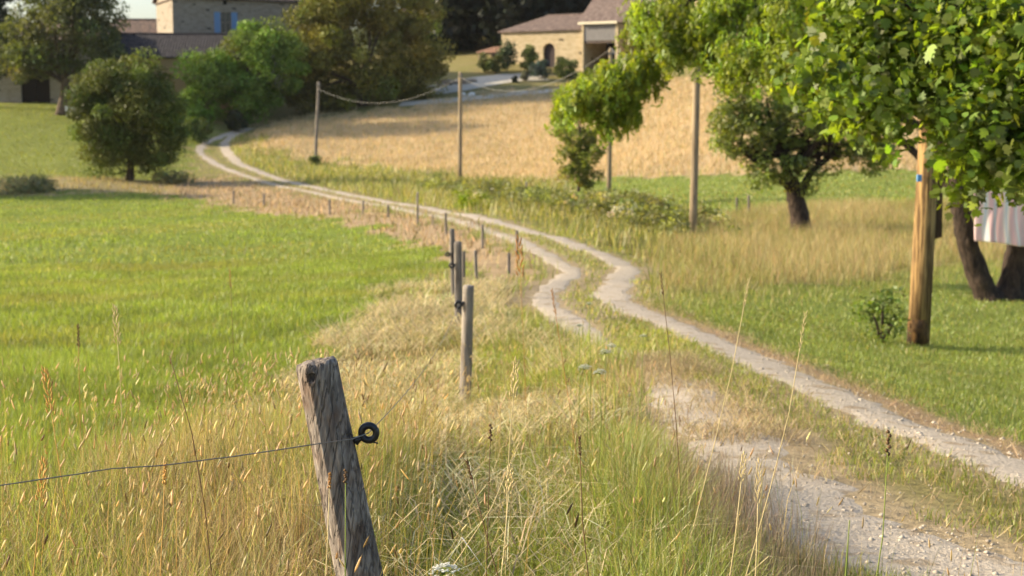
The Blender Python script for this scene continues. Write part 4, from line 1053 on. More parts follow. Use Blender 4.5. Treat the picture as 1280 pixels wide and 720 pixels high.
# slim tree by the dark pole
b = gbase(722, 245, 68)
tree('slim_tree', 'slim young tree growing out of the brambles left of the dark pole', b, P(724, 200, 68),
     [PB(722, 150, 68, 22, 50), PB(715, 200, 68, 18, 28), PB(738, 195, 68, 14, 32), PB(728, 230, 68, 12, 14), PB(745, 220, 68, 5, 16), PB(704, 145, 68, 13, 34), PB(708, 205, 68, 14, 22), PB(735, 210, 68, 14, 24)], 110, .34, 85, .15, (.20, .22, .05), M_LEAF, trunk_r=.09, limbs=14)
# dark conifer mass right of the big tree
b = gbase(578, 85, 193)
tree('dark_tree', 'tall dark tree between the big olive tree and the barn', b, P(575, 40, 193), [PB(570, 40, 193, 22, 45), PB(565, 0, 193, 28, 40), PB(590, 20, 195, 22, 30), PB(580, 72, 193, 14, 15)], 60, 1.5, 120, .4, (.022, .032, .018), M_DARKLEAF, trunk_r=.4)
# fruit tree in the tall grass
b = gbase(1002, 288, 46.5)
fk = P(990, 232, 46.5)
tree('fruit_tree', 'old fruit tree with a thick dark trunk standing in the tall grass', b, fk,
     [PB(935, 165, 46, 46, 26), PB(915, 145, 46, 26, 26), PB(1000, 155, 46.5, 60, 36), PB(1075, 185, 47, 50, 20), PB(975, 208, 46, 40, 20), PB(1025, 218, 46.5, 18, 10), PB(1000, 238, 46.3, 16, 9), PB(1050, 140, 46.5, 45, 30), PB(905, 185, 46, 18, 14), PB(940, 125, 46, 36, 20), PB(1095, 205, 47, 24, 12), PB(955, 230, 46, 14, 10)],
     340, .40, 66, .13, (.185, .225, .055), M_LEAF, bark=M_BARK_TWIN, trunk_r=.36, limbs=14, aspect=.5,
     trunks=[([b - Vector((0, 0, .1)), P(998, 262, 46.5), fk, P(985, 205, 46.3)], .34), ([P(998, 245, 46.5), P(1015, 215, 46.6), P(1050, 185, 46.8)], .14), ([P(990, 235, 46.4), P(958, 212, 46), P(925, 185, 45.8)], .13)])
# twin-stemmed tree carrying the long leafy limb
YT = 27.0
b = gbase(1248, 379, YT)
limb = [P(1192, 150, YT), P(1120, 30, 27.5), P(1000, -30, 28.5), P(880, -10, 29.5), P(800, 60, 30)]
FRONDS = [PB(848, 30, 29.5, 56, 42), PB(800, 35, 30, 24, 26), PB(930, 40, 29, 70, 56), PB(1010, 50, 28, 75, 62), PB(955, 75, 28.5, 50, 24), PB(1040, 95, 27.5, 50, 30),
          PB(990, 95, 28, 40, 20), PB(790, 92, 30, 34, 14), PB(748, 118, 30, 26, 14), PB(770, 145, 30, 16, 20), PB(1070, 140, 27, 34, 20), PB(1100, 40, 27, 70, 60), PB(880, 75, 29, 26, 18)]
SPR = []
arm = catmull([(862, 40), (815, 72), (765, 92), (728, 108), (704, 128)], 10)
for i in range(190):
    q = arm[rng.integers(0, len(arm))] + rng.normal(0, 7, 2)
    Ld = rng.uniform(15, 62) * (1.35 if 735 < q[0] < 800 else 1.0) * (.55 if q[0] > 825 or q[0] < 736 else 1); dx = rng.uniform(-14, 12); Yd = 30 + rng.normal(0, .7)
    for f in np.arange(0, 1, 7 / Ld): SPR.append(tuple(P(q[0] + dx * f, q[1] + Ld * f, Yd)))
for i in range(60):
    px = rng.uniform(880, 1090); top = rng.uniform(55, 95) + max(0, px - 1010) * .6; Ld = rng.uniform(12, 42); Yd = rng.uniform(27, 29)
    for f in np.arange(0, 1, 8 / Ld): SPR.append(tuple(P(px + 6 * f, top + Ld * f, Yd)))
tree('twin_stem_tree', 'twin-stemmed tree with a long bright leafy limb reaching left over the track', b, None, FRONDS, 420, .30, 80, .13, (.225, .29, .04), M_LEAF, bark=M_BARK_TWIN, limbs=12, near=True, shape='frond', aspect=.42, droop=.75, up=.2, cvar=.3, flat=1.25, extra=SPR,
     trunks=[([b + Vector((-.12, 0, -.1)), P(1226, 352, YT), P(1211, 310, YT), P(1201, 260, YT), limb[0], P(1185, 60, YT)], .235),
             ([b + Vector((.22, .1, -.1)), P(1268, 340, YT + .2), P(1275, 290, YT + .2), P(1284, 160, YT + .2), P(1300, 0, YT + .3)], .27),
             (limb, .11)])
# broad-leaved tree whose branches come in from the right edge
b = ground_under(1720, 12.5)
BR = [PB(1010, 110, 12.4, 26, 20), PB(1150, 45, 12, 90, 60), PB(1065, 75, 12.2, 60, 50), PB(1235, 60, 11.5, 80, 75), PB(1180, 128, 12, 60, 32), PB(1095, 125, 12.2, 52, 34), PB(1240, 165, 11.2, 60, 50), PB(1210, 215, 11.5, 36, 26), PB(1275, 215, 11, 36, 34), PB(1080, 15, 12.4, 60, 40), PB(1330, 120, 11.5, 70, 120), PB(1105, 165, 12.2, 26, 10)]
mb_paths = [([b - Vector((0, 0, .2)), b + Vector((0, 0, 1.5)), b + Vector((-.3, 0, 3.2)), b + Vector((-.5, 0, 5))], .22),
            ([b + Vector((-.2, 0, 2.6)), P(1450, 60, 12), P(1330, 90, 11.7), P(1220, 110, 11.8)], .07), ([b + Vector((-.3, 0, 3.4)), P(1350, -60, 12.2), P(1200, 10, 12.2), P(1090, 60, 12.2)], .07)]
SPR2 = []
for i in range(110):
    px = rng.uniform(1000, 1300); top = np.interp(px, [1000, 1100, 1200, 1300], [115, 150, 195, 225]) - rng.uniform(5, 60); Ld = rng.uniform(12, 45); dx = rng.uniform(-16, 6)
    Yd = rng.uniform(11, 12.6)
    if 1125 < px < 1185: top -= 38
    for f in np.arange(0, 1, 9 / Ld): SPR2.append(tuple(P(px + dx * f, top + Ld * f, Yd)))
tree('broadleaf_tree', 'broad-leaved tree with lobed leaves hanging in at the top right corner', b, None, BR, 290, .27, 34, .086, (.16, .225, .036), M_LEAF_BIG, limbs=30, near=True, shape='palm', up=.7, cvar=.42, trunks=mb_paths, flat=1.5, droop=.25, extra=SPR2)

# dark wood on the hill
def wood():
    cs = []; tv = MB()
    for i in range(190):
        px = rng.uniform(535, 1330); Y = rng.uniform(186, 205) if i < 70 else rng.uniform(200, 285)
        v = P(px, 100, Y); z = hz(v.x, Y); h = rng.uniform(9, 16)
        tv.tube([(v.x, Y, z - .5), (v.x, Y, z + h * .5)], [.35, .2], 6)
        k = 26; d = rng.normal(size=(k, 3)); d /= np.linalg.norm(d, axis=1, keepdims=True)
        cs.append(np.array([v.x, Y, z + h * .52]) + d * rng.uniform(.4, 1, (k, 1)) * np.array([h * .3, h * .3, h * .46]))
    cs = np.concatenate(cs)
    V, F, C = leaf_cloud(cs, 2.3, 36, 1.15, .7, .3, 0, (.017, .024, .013), .3)
    o = np_mesh('dark_wood', V, [F], M_DARKLEAF, attrs={'col': C}); setp(o, 'dark wooded hillside behind the stone barn', kind='stuff')
wood()

# shrubs
def shrub(px, py, Y, rx, ry, n, per, leaf, col, label, name='shrub', m=None, crad=None, group=None):
    b = gbase(px, py, Y); s = b.y / FPX
    c = b + Vector((0, 0, ry * s))
    root = empty(name, b, label, 'shrub', group); off = np.array(b)
    cl_ = blob_clumps([((c.x, c.y, c.z), (rx * s * .8, (rx + ry) * .4 * s, ry * s * .85))], n); cl_[:, 2] = np.maximum(cl_[:, 2], b.z + .05)
    V, F, C = leaf_cloud(cl_, crad or max(rx, ry) * s * .38, per, leaf, .55, .5, 0, col, .28)
    np_mesh('foliage', V - off, [F], m or M_DARKLEAF, root, attrs={'col': C})
    mb = MB()
    for i in range(5):
        e = Vector(cl_[i % len(cl_)]) - b; mb.tube([(0, 0, -.1), tuple(e * .5 + Vector((0, 0, .05))), tuple(e)], [.03, .02, .008], 5)
    mb.build('stem', M_BARK, root, True)
    return root
shrub(675, 105, 164, 15, 14, 22, 80, .28, (.065, .095, .085), 'blue-green rounded shrub in front of the barn door')
shrub(709, 101, 166, 17, 12, 22, 80, .28, (.09, .12, .03), 'green rounded shrub right of the barn door')
shrub(662, 92, 169.5, 12, 18, 22, 80, .28, (.11, .15, .03), 'upright green shrub against the barn wall left of the door')
shrub(645, 107, 161, 7, 5, 8, 60, .22, (.04, .05, .035), 'small dark clipped shrub at the edge of the driveway')
shrub(658, 105, 162.5, 9, 7, 10, 70, .22, (.14, .16, .10), 'small pale grey shrub beside the clipped one')
shrub(634, 92, 170, 10, 20, 22, 80, .28, (.05, .075, .035), 'dark climbing shrub at the left corner of the barn')
shrub(620, 92, 168, 14, 11, 18, 80, .28, (.12, .14, .03), 'yellow-green shrub left of the barn')
shrub(606, 94, 170, 10, 12, 14, 80, .28, (.13, .14, .05), 'pale bushy shrub at the far left of the barn garden')
shrub(699.5, 88, 170.3, 5, 12, 8, 60, .22, (.07, .10, .03), 'slim clipped shrub right of the barn door')
shrub(296, 157, 143, 14, 13, 18, 90, .28, (.04, .05, .02), 'dark low shrub where the track disappears')
shrub(247, 172, 134, 22, 16, 20, 90, .26, (.10, .13, .03), 'low green shrub at the outside of the bend')
shrub(30, 246, 84, 46, 8, 40, 90, .14, (.22, .23, .12), 'low grey-green shrub along the left edge of the hay field')
shrub(215, 230, 94, 30, 7, 26, 70, .16, (.23, .21, .09), 'low olive scrub right of the round tree foot')
shrub(1102, 430, 19.6, 40, 36, 30, 26, .07, (.15, .21, .045), 'leafy green shrub at the foot of the yellow pole', m=M_LEAF, crad=.19)
shrub(396, 209, 117.5, 12, 6, 12, 50, .2, (.14, .17, .05), 'small shrub around the foot of the leaning pole')

def brambles():
    ln = catmull([tuple(G(*q)) for q in ((545, 240), (600, 246), (650, 256), (700, 262), (750, 268), (800, 276), (856, 292))], 20)
    cs = []
    for i in range(520):
        p = ln[rng.integers(0, len(ln))] + rng.normal(0, 1, 2) * np.array([.7, 1.6]); z = hz(p[0], p[1])
        hgt = .25 + 1.05 * vnoise(np.array([p[0] * .45]), np.array([p[1] * .2]), 300)[0]
        cs.append((p[0], p[1], z + rng.uniform(.1, 1) * hgt))
    V, F, C = leaf_cloud(cs, .36, 70, .13, .6, .5, 0, (.215, .23, .095), .35)
    extra = [tuple(np.array(gbase(583, 262)) + np.array((rng.normal(0, .35), rng.normal(0, .3), rng.uniform(.1, .7)))) for _ in range(16)]
    v2, f2, c2 = leaf_cloud(extra, .2, 60, .11, .5, .5, 0, (.22, .28, .02), .2)
    wf = [tuple(np.array(gbase(px, py)) + np.array((rng.normal(0, .3), rng.normal(0, .3), rng.uniform(.4, .8)))) for px, py in ((725, 262), (730, 266), (720, 268), (775, 287), (778, 290), (600, 258)) for _ in range(2)]
    v3, f3, c3 = leaf_cloud(wf, .14, 18, .07, .9, .8, 0, (.6, .55, .50), .1)
    mb = MB()
    o = np_mesh('bramble_thicket', np.concatenate([V, v2, v3]), [np.concatenate([F, f2 + len(V), f3 + len(V) + len(v2)])], M_LEAF, attrs={'col': np.concatenate([C, c2, c3])})
    setp(o, 'grey-green bramble thicket running along the right side of the track', kind='stuff')
brambles()

# ------------------------------------------------------------------ buildings
ST_GREY = stone_mat('stone_grey', (.24, .20, .155), (.36, .31, .25), (.34, .30, .25))
ST_GOLD = stone_mat('stone_gold', (.42, .33, .20), (.58, .47, .31), (.52, .43, .29), 1.6)
ST_SHED = stone_mat('stone_shed', (.26, .23, .19), (.36, .33, .28), (.35, .32, .28))
T_DARK_SHADED = tile_mat('roof_tiles_dark_shaded', (.026, .024, .03), (.06, .055, .062), 3.2)  # dark tiles, colour lowered further to carry the shade of the trees
T_BROWN = tile_mat('roof_tiles_brown', (.13, .095, .085), (.25, .19, .165), 3.2)
T_RED = tile_mat('roof_tiles_red', (.22, .12, .085), (.36, .22, .16), 3.2)
DARKIN = plain('dark_interior', (.02, .016, .016), .95, spec=.1)  # near-black that puts the shade of the insides into colour; doors share it
WOODG = rough_mat('grey_boards', (.16, .15, .15), (.30, .285, .28), 6, (4, 1, .2), .6)
CREAM = plain('cream_paint', (.72, .64, .48), .7)
BLUE = plain('blue_paint', (.15, .29, .52), .55)
GLASS = plain('window_glass', (.02, .02, .025), .1)
WHITE = plain('white_paint', (.75, .75, .74), .6)

def wall_box(mb, x0, x1, y0, y1, z0, z1): mb.box(x0, x1, y0, y1, z0, z1)
def gable_roof(root, x0, x1, y0, y1, ze, zr, m, name='roof', over=.4, th=.16, hip0=0, hip1=0):
    """ridge parallel to local x; hip0/hip1 pull the ridge ends in"""
    mb = MB(); x0 -= over; x1 += over; y0 -= over; y1 += over; ym = (y0 + y1) / 2; d = Vector((0, 0, th))
    a, b_, c, e = Vector((x0, y0, ze)), Vector((x1, y0, ze)), Vector((x1, y1, ze)), Vector((x0, y1, ze)); r0, r1 = Vector((x0 + hip0, ym, zr)), Vector((x1 - hip1, ym, zr))
    for quad in ([a, b_, r1, r0], [c, e, r0, r1]): mb.prism([q for q in quad], [q + d for q in quad])
    if hip0: mb.prism([e, a, r0], [q + d for q in (e, a, r0)])
    if hip1: mb.prism([b_, c, r1], [q + d for q in (b_, c, r1)])
    o = mb.build(name, m, root)
    rg = MB(); rg.tube([tuple(r0 + d), tuple(r1 + d)], .13, 8); rg.build('ridge', m, o)
    return o
def house_walls(x0, x1, y0, y1, z0, z1, zr=None, th=.5, holes=()):
    """walls of a block; holes in the front wall [(x0,x1,z0,z1)]"""
    mb = MB()
    xs = sorted({x0, x1, *[h[0] for h in holes], *[h[1] for h in holes]}); zs = sorted({z0, z1, *[h[2] for h in holes], *[h[3] for h in holes]})
    for i in range(len(xs) - 1):
        for j in range(len(zs) - 1):
            cx, cz = (xs[i] + xs[i + 1]) / 2, (zs[j] + zs[j + 1]) / 2
            if any(h[0] < cx < h[1] and h[2] < cz < h[3] for h in holes): continue
            mb.box(xs[i], xs[i + 1], y0, y0 + th, zs[j], zs[j + 1])
    mb.box(x0, x1, y1 - th, y1, z0, z1)
    for xa, xb in ((x0, x0 + th), (x1 - th, x1)):
        mb.box(xa, xb, y0 + th, y1 - th, z0, z1)
        if zr:
            ym = (y0 + y1) / 2; t = [(xa, y0, z1), (xa, y1, z1), (xa, ym, zr)]; mb.prism(t, [(xb, q[1], q[2]) for q in t])
    return mb

# stone house with blue shutters
c = P(217, 60, 158); gz = EYE + 2.0
hA = empty('stone_house', (c.x, c.y, gz), 'tall stone house with one blue-shuttered window behind the trees', 'house', rz=R(25))
ze = P(217, -2, 158).z - gz
wx, wz0, wz1 = 5.35, P(270, 41, 160).z - gz, P(270, 15, 160).z - gz
house_walls(0, 17, 0, 9, -1.5, ze, ze + 2.4, holes=((wx, wx + 1.15, wz0, wz1), (wx + .3, wx + .75, wz1 + .85, wz1 + 1.3), (3, 4.1, .6, 2.8))).build('wall', ST_GREY, hA)
gable_roof(hA, 0, 17, 0, 9, ze + .05, ze + 2.7, T_BROWN)
for (xa, za, zb, sh) in ((wx, wz0, wz1, True), (3, .6, 2.8, False)):
    w = MB(); w.box(xa, xa + 1.15, .2, .26, za, zb); wo = w.build('window', GLASS, hA)
    f = MB()
    for q in ((xa, xa + .07, za, zb), (xa + 1.08, xa + 1.15, za, zb), (xa + .54, xa + .61, za, zb)): f.box(q[0], q[1], .15, .197, q[2], q[3])
    for zz in (za, (za + zb) / 2, zb - .07): f.box(xa + .075, xa + 1.075, .16, .195, zz, zz + .07)
    f.build('frame', plain('window_frame', (.25, .2, .16), .7), wo)
    s_ = MB(); s_.box(xa - .1, xa + 1.25, -.08, .1, za - .14, za - .003); s_.build('sill', CREAM, wo)
    if sh:
        for xs in (xa - .74, xa + 1.2):
            s_ = MB()
            for i in range(4): s_.box(xs + i * .17, xs + i * .17 + .162, -.07, -.02, za, zb)
            s_.box(xs, xs + .67, -.10, -.072, za + .3, za + .42); s_.box(xs, xs + .67, -.10, -.072, zb - .42, zb - .3)
            s_.build('shutter', BLUE, hA)
v_ = MB(); v_.box(wx + .3, wx + .75, .15, .2, wz1 + .85, wz1 + 1.3); v_.build('vent', DARKIN, hA)
cp = MB(); cp.box(-.16, .0, -.14, 9.1, ze - .12, ze + .04); cp.build('eaves_board', plain('dark_board', (.09, .06, .045), .8), hA)
ch = MB(); ch.box(12, 13, 4, 4.8, ze + 2, ze + 3.9); ch.build('chimney', ST_GREY, hA)

# low outbuilding with the long dark roof
c = P(129, 60, 150); gz = EYE + 1.6
hB = empty('outbuilding', (c.x, c.y, gz), 'low outbuilding with a long dark tiled roof in front of the stone house', 'building', rz=R(4))
eb = P(190, 73, 150).z - gz; rb = P(190, 44, 154).z - gz
house_walls(0, 14, 0, 8, -1.5, eb, rb - .1).build('wall', plain('ochre_render', (.36, .25, .14), .9), hB)
gable_roof(hB, 0, 14, 0, 8, eb + .02, rb, T_DARK_SHADED, over=.3)
g_ = MB(); g_.prism([(-.40, -.32, eb - .05), (-.40, -.32, eb + .2), (-.40, 4, rb + .2), (-.40, 4, rb - .05)], [(-.305, -.32, eb - .05), (-.305, -.32, eb + .2), (-.305, 4, rb + .2), (-.305, 4, rb - .05)]); g_.build('bargeboard', plain('pale_board', (.55, .53, .5), .8), hB)
d_ = MB(); d_.box(8.5, 9.9, -.05, -.002, -1.4, 2.1); d_.build('door', plain('brown_door', (.12, .07, .04), .7), hB)

# roofs behind
c = P(138, 60, 166); gz = EYE + 2.5
hC = empty('outbuilding', (c.x, c.y, gz), 'grey tiled roof of a building between the left trees and the stone house', 'building', rz=R(6))
ec = P(150, 50, 166).z - gz; rc = P(150, 26, 170).z - gz
house_walls(0, 8.6, 0, 8, -2, ec, rc - .1).build('wall', ST_SHED, hC); gable_roof(hC, 0, 8.4, 0, 8, ec, rc, tile_mat('roof_tiles_mixed', (.10, .085, .08), (.26, .17, .13), 3.2), over=.2)
d_ = MB(); d_.box(3, 4.2, -.06, -.002, -2, .8); d_.build('door', plain('grey_door', (.15, .15, .15), .7), hC)

# shed at far left
c = P(-40, 100, 149); gz = P(0, 129, 149).z
hD = empty('stone_shed', (c.x, c.y, gz), 'grey stone shed with a wide dark doorway at the far left', 'shed', rz=R(2))
x0 = P(25, 100, 149).x - c.x; x1 = P(61, 100, 149).x - c.x; dz = P(25, 89, 149).z - gz; wt = P(0, 52, 149).z - gz
house_walls(0, P(128, 100, 149).x - c.x, 0, 8, -1.5, wt, wt + 1.8, holes=((x0, x1, -.2, dz),)).build('wall', ST_SHED, hD)
gable_roof(hD, 0, P(128, 100, 149).x - c.x, 0, 8, wt + .02, wt + 2.0, T_BROWN)
d_ = MB(); d_.box(x0, (x0 + x1) / 2 - .02, .3, .38, -.2, dz); d_.box((x0 + x1) / 2 + .02, x1, .3, .38, -.2, dz); d_.build('door', DARKIN, hD)
l_ = MB(); l_.box(x0 - .3, x1 + .3, -.04, .25, dz + .003, dz + .3); l_.build('lintel', rough_mat('lintel', (.08, .06, .05), (.16, .12, .1), 5), hD)

# golden stone barn with arched door
c = P(627, 60, 177.5); gz = P(700, 90, 171).z - .3
hE = empty('stone_barn', (c.x, c.y, gz), 'golden stone barn with an arched dark doorway below the wooded hill', 'barn', rz=R(-30))
ca, sa_ = math.cos(R(-30)), math.sin(R(-30))
def loc_x(px, x_guess=6):
    """local x on the barn's front wall that is seen at photo column px"""
    k = (px - 640) / FPX
    return (k * c.y * 1.0 - c.x) / (ca - k * sa_)
eE = P(680, 39.5, c.y + sa_ * 6).z - gz; rE = P(690, 21, c.y + sa_ * 6 + 4.5).z - gz
W = loc_x(728); ax0, ax1 = loc_x(678.5), loc_x(693)
azs = P(685, 62, c.y + sa_ * 6.5).z - gz; azt = P(685, 54, c.y + sa_ * 6.5).z - gz
mb = MB(); th = .55
mb.box(0, ax0, 0, th, -2, eE); mb.box(ax1, W, 0, th, -2, eE)
arch = [(ax0 + (ax1 - ax0) * (1 - math.cos(t)) / 2, azs + (azt - azs) * math.sin(t)) for t in np.linspace(0, math.pi, 15)]
for (a, z1), (b_, z2) in zip(arch[:-1], arch[1:]): mb.prism([(a, 0, z1), (b_, 0, z2), (b_, 0, eE), (a, 0, eE)], [(a, th, z1), (b_, th, z2), (b_, th, eE), (a, th, eE)])
mb.box(0, W, 8.5, 9, -2, eE); mb.box(0, th, th, 8.5, -2, eE); mb.box(W - th, W, th, 8.5, -2, eE)
mb.build('wall', ST_GOLD, hE)
gable_roof(hE, 0, W, 0, 9, eE + .02, rE, T_BROWN, over=.35, hip0=4.2)
d_ = MB(); d_.prism([(a, .35, z) for a, z in arch] + [(ax1, .35, -2), (ax0, .35, -2)], [(a, .42, z) for a, z in arch] + [(ax1, .42, -2), (ax0, .42, -2)]); d_.build('door', plain('barn_door', (.035, .02, .022), .8), hE)
vs = MB()
ring = [(ax0 - .28 + (ax1 - ax0 + .56) * (1 - math.cos(t)) / 2, azs + (azt - azs + .3) * math.sin(t)) for t in np.linspace(0, math.pi, 15)]
for i in range(14): vs.prism([(arch[i][0], -.03, arch[i][1]), (arch[i + 1][0], -.03, arch[i + 1][1]), (ring[i + 1][0], -.03, ring[i + 1][1]), (ring[i][0], -.03, ring[i][1])],
                             [(arch[i][0], -.002, arch[i][1]), (arch[i + 1][0], -.002, arch[i + 1][1]), (ring[i + 1][0], -.002, ring[i + 1][1]), (ring[i][0], -.002, ring[i][1])])
vs.build('arch_stones', stone_mat('arch_stone', (.5, .38, .22), (.6, .47, .30), (.5, .4, .28), 1.2), hE)
# open bay with boarded front, taller, on the right
fx0, fx1 = W + .05, W + 9
px0, px1 = loc_x(731), loc_x(770)
zt_ = P(750, 30, c.y + sa_ * (W + 2)).z - gz; zb_ = P(750, 51, c.y + sa_ * (W + 2)).z - gz
hF = empty('open_barn', (c.x, c.y, gz), 'taller open barn with grey boards over a dark bay, right of the stone barn', 'barn', rz=R(-30))
mb = MB(); mb.box(fx0, px0, -.6, 7, -2, zt_); mb.box(px1, px1 + .35, -.6, 7, -2, zt_); mb.box(fx0, fx1, 7.003, 7.5, -2, zt_); mb.box(fx1 - .5, fx1, -.6, 7, -2, zt_); mb.build('wall', ST_GOLD, hF)
bw = MB(); bw.box(px0 + .01, px1 + .34, 5.6, 5.8, -2, zt_ - .01); bw.box(px1 - .02, px1 + .345, -.4, 5.59, -2, zb_ - .01); bw.build('shade_backing', DARKIN, hF)  # added dark sheets: the shade of the bay painted as near-black colour
bd = MB(); nb = 11
for i in range(nb):
    a = px0 + (px1 - px0) * i / nb; bd.box(a + .012, a + (px1 - px0) / nb - .012, -.5, -.44 + .02 * (i % 2), zb_, zt_)
bd.build('boarding', WOODG, hF)
bm = MB(); bm.box(px0 - .1, px1 + .1, -.44, -.2, zb_ - .3, zb_ - .003); bm.build('beam', rough_mat('beam', (.08, .06, .05), (.16, .12, .1), 5), hF)
fs = MB(); fs.box(fx0 - .3, px1 + .4, -1.05, -.95, zt_ - .05, zt_ + .22); fs.build('fascia', CREAM, hF)
hay = MB()
for i in range(5):
    for j in range(3): hay.box(px0 + 1.6 + i * .7, px0 + 2.25 + i * .7, 3.2 + .1 * (i % 2), 4.6, -1 + j * .75, -.3 + j * .75)
gable_roof(hF, fx0, fx1, -.6, 7.5, zt_ + .06, zt_ + 3.4, T_BROWN, over=.35)
ho = hay.build('straw_stack', rough_mat('straw_bale', (.20, .12, .08), (.32, .2, .14), 12), None, bevel=.05); ho.location = hF.location; ho.rotation_euler = hF.rotation_euler
setp(ho, 'reddish stack of bales in the dark bay of the open barn', 'bales')
# lean-to left of the barn
hG = empty('lean_to', (c.x, c.y, gz), 'low open lean-to with a reddish roof against the left end of the barn', 'shed', rz=R(-30))
mb = MB(); mb.prism([(-3.6, -.2, 2.9), (-.06, -.2, 2.9), (-.06, 4, 3.7), (-3.6, 4, 3.7)], [(-3.6, -.2, 3.05), (-.06, -.2, 3.05), (-.06, 4, 3.85), (-3.6, 4, 3.85)]); mb.build('roof', T_RED, hG)
for x in (-3.4, -1.7): mb = MB(); mb.box(x, x + .16, 0, .16, -1.5, 2.93); mb.build('post', M_POLE, hG)
mb = MB(); mb.box(-3.6, -.06, 3.7, 4, -1.5, 3.55); mb.build('shade_backing', DARKIN, hG)  # wall coloured near-black to stand for the shade beneath the roof
# house roof showing above the big tree
c2 = P(505, 8, 206); gz = hz(c2.x, c2.y)
hH = empty('stone_house', (c2.x, c2.y, gz), 'house whose brown roof edge shows above the big olive tree', 'house', rz=R(-6))
e2 = P(540, 14, 206).z - gz; house_walls(0, 7.0, 0, 7, -1, e2, e2 + 2.0).build('wall', ST_GREY, hH); gable_roof(hH, 0, 7.0, 0, 7, e2 + .02, e2 + 2.4, T_BROWN)
d_ = MB(); d_.box(3, 4, -.05, -.002, 0, 2.1); d_.build('door', DARKIN, hH)

# driveway, rubble wall, white things on the grass
def strip(name, pts, w, m, label, lift=.05):
    ln = catmull([tuple(G(*q)) for q in pts], 16); t = np.gradient(ln, axis=0); t /= np.linalg.norm(t, axis=1, keepdims=True) + 1e-9; nx = np.stack([t[:, 1], -t[:, 0]], 1)
    w = np.interp(np.linspace(0, 1, len(ln)), np.linspace(0, 1, len(w)), w)
    V = []; k = 7
    for f in np.linspace(-.5, .5, k):
        p = ln + nx * (w * f)[:, None]; V.append(np.stack([p[:, 0], p[:, 1], H(p[:, 0], p[:, 1]) + lift], 1))
    n = len(ln); i = np.arange(k * n).reshape(k, n)
    o = np_mesh(name, np.concatenate(V), [np.stack([i[:-1, :-1], i[1:, :-1], i[1:, 1:], i[:-1, 1:]], -1).reshape(-1, 4)], m, smooth_=True); setp(o, label, kind='structure')
M_DRIVE = rough_mat('driveway_gravel', (.44, .40, .33), (.62, .57, .48), 3, spec=.15)
strip('driveway', [(500, 119), (545, 113), (590, 104), (635, 98), (680, 97)], [5, 6, 7, 6, 5], M_DRIVE, 'pale gravel driveway leading to the stone barn')
strip('path', [(500, 130), (545, 127), (600, 122), (660, 116), (730, 110)], [2.6, 2.6, 2.4, 2.2, 2], M_DRIVE, 'narrow pale path along the top of the golden meadow')
def rubble(px, py, label, n, spread, size, m, name, cat):
    b = gbase(px, py); root = None; mb = MB()
    for i in range(n):
        q = Vector((random.gauss(0, spread), random.gauss(0, spread * .4), 0)); s = size * random.uniform(.6, 1.3)
        bm_ = [(math.cos(a) * s * random.uniform(.8, 1.2), math.sin(a) * s * random.uniform(.7, 1.1)) for a in np.linspace(0, 2 * math.pi, 8)[:-1]]
        z0 = hz(b.x + q.x, b.y + q.y) - b.z - .05; mb.prism([(q.x + x, q.y + y, z0) for x, y in bm_], [(q.x + x * .7, q.y + y * .7, z0 + s * random.uniform(.7, 1.1)) for x, y in bm_])
    o = mb.build(name, m, None, bevel=.04); o.location = b; setp(o, label, cat)
rubble(581, 120, 'low white stones beside the path behind the brown pole', 5, .5, .32, WHITE, 'stone_heap', 'stones')
rubble(566, 105, 'grey stone heap at the bend of the driveway', 16, 1.2, .5, ST_GREY, 'stone_heap', 'stones')
b = gbase(92, 146); bn = empty('garden_bench', b, 'small white garden bench on the grass left of the round tree', 'bench', rz=R(20))
mb = MB(); mb.box(-.75, .75, -.25, .25, .42, .48); mb.build('seat', WHITE, bn, bevel=.01)
mb = MB()
for z in (.58, .74, .9): mb.box(-.75, .75, .22, .26, z, z + .11)
mb.build('backrest', WHITE, bn, bevel=.008)
for x in (-.68, .6): mb = MB(); mb.box(x, x + .08, -.23, -.15, 0, .418); mb.box(x, x + .08, .262, .33, 0, 1.0); mb.box(x, x + .08, -.149, .261, .3, .36); mb.build('leg', WHITE, bn)

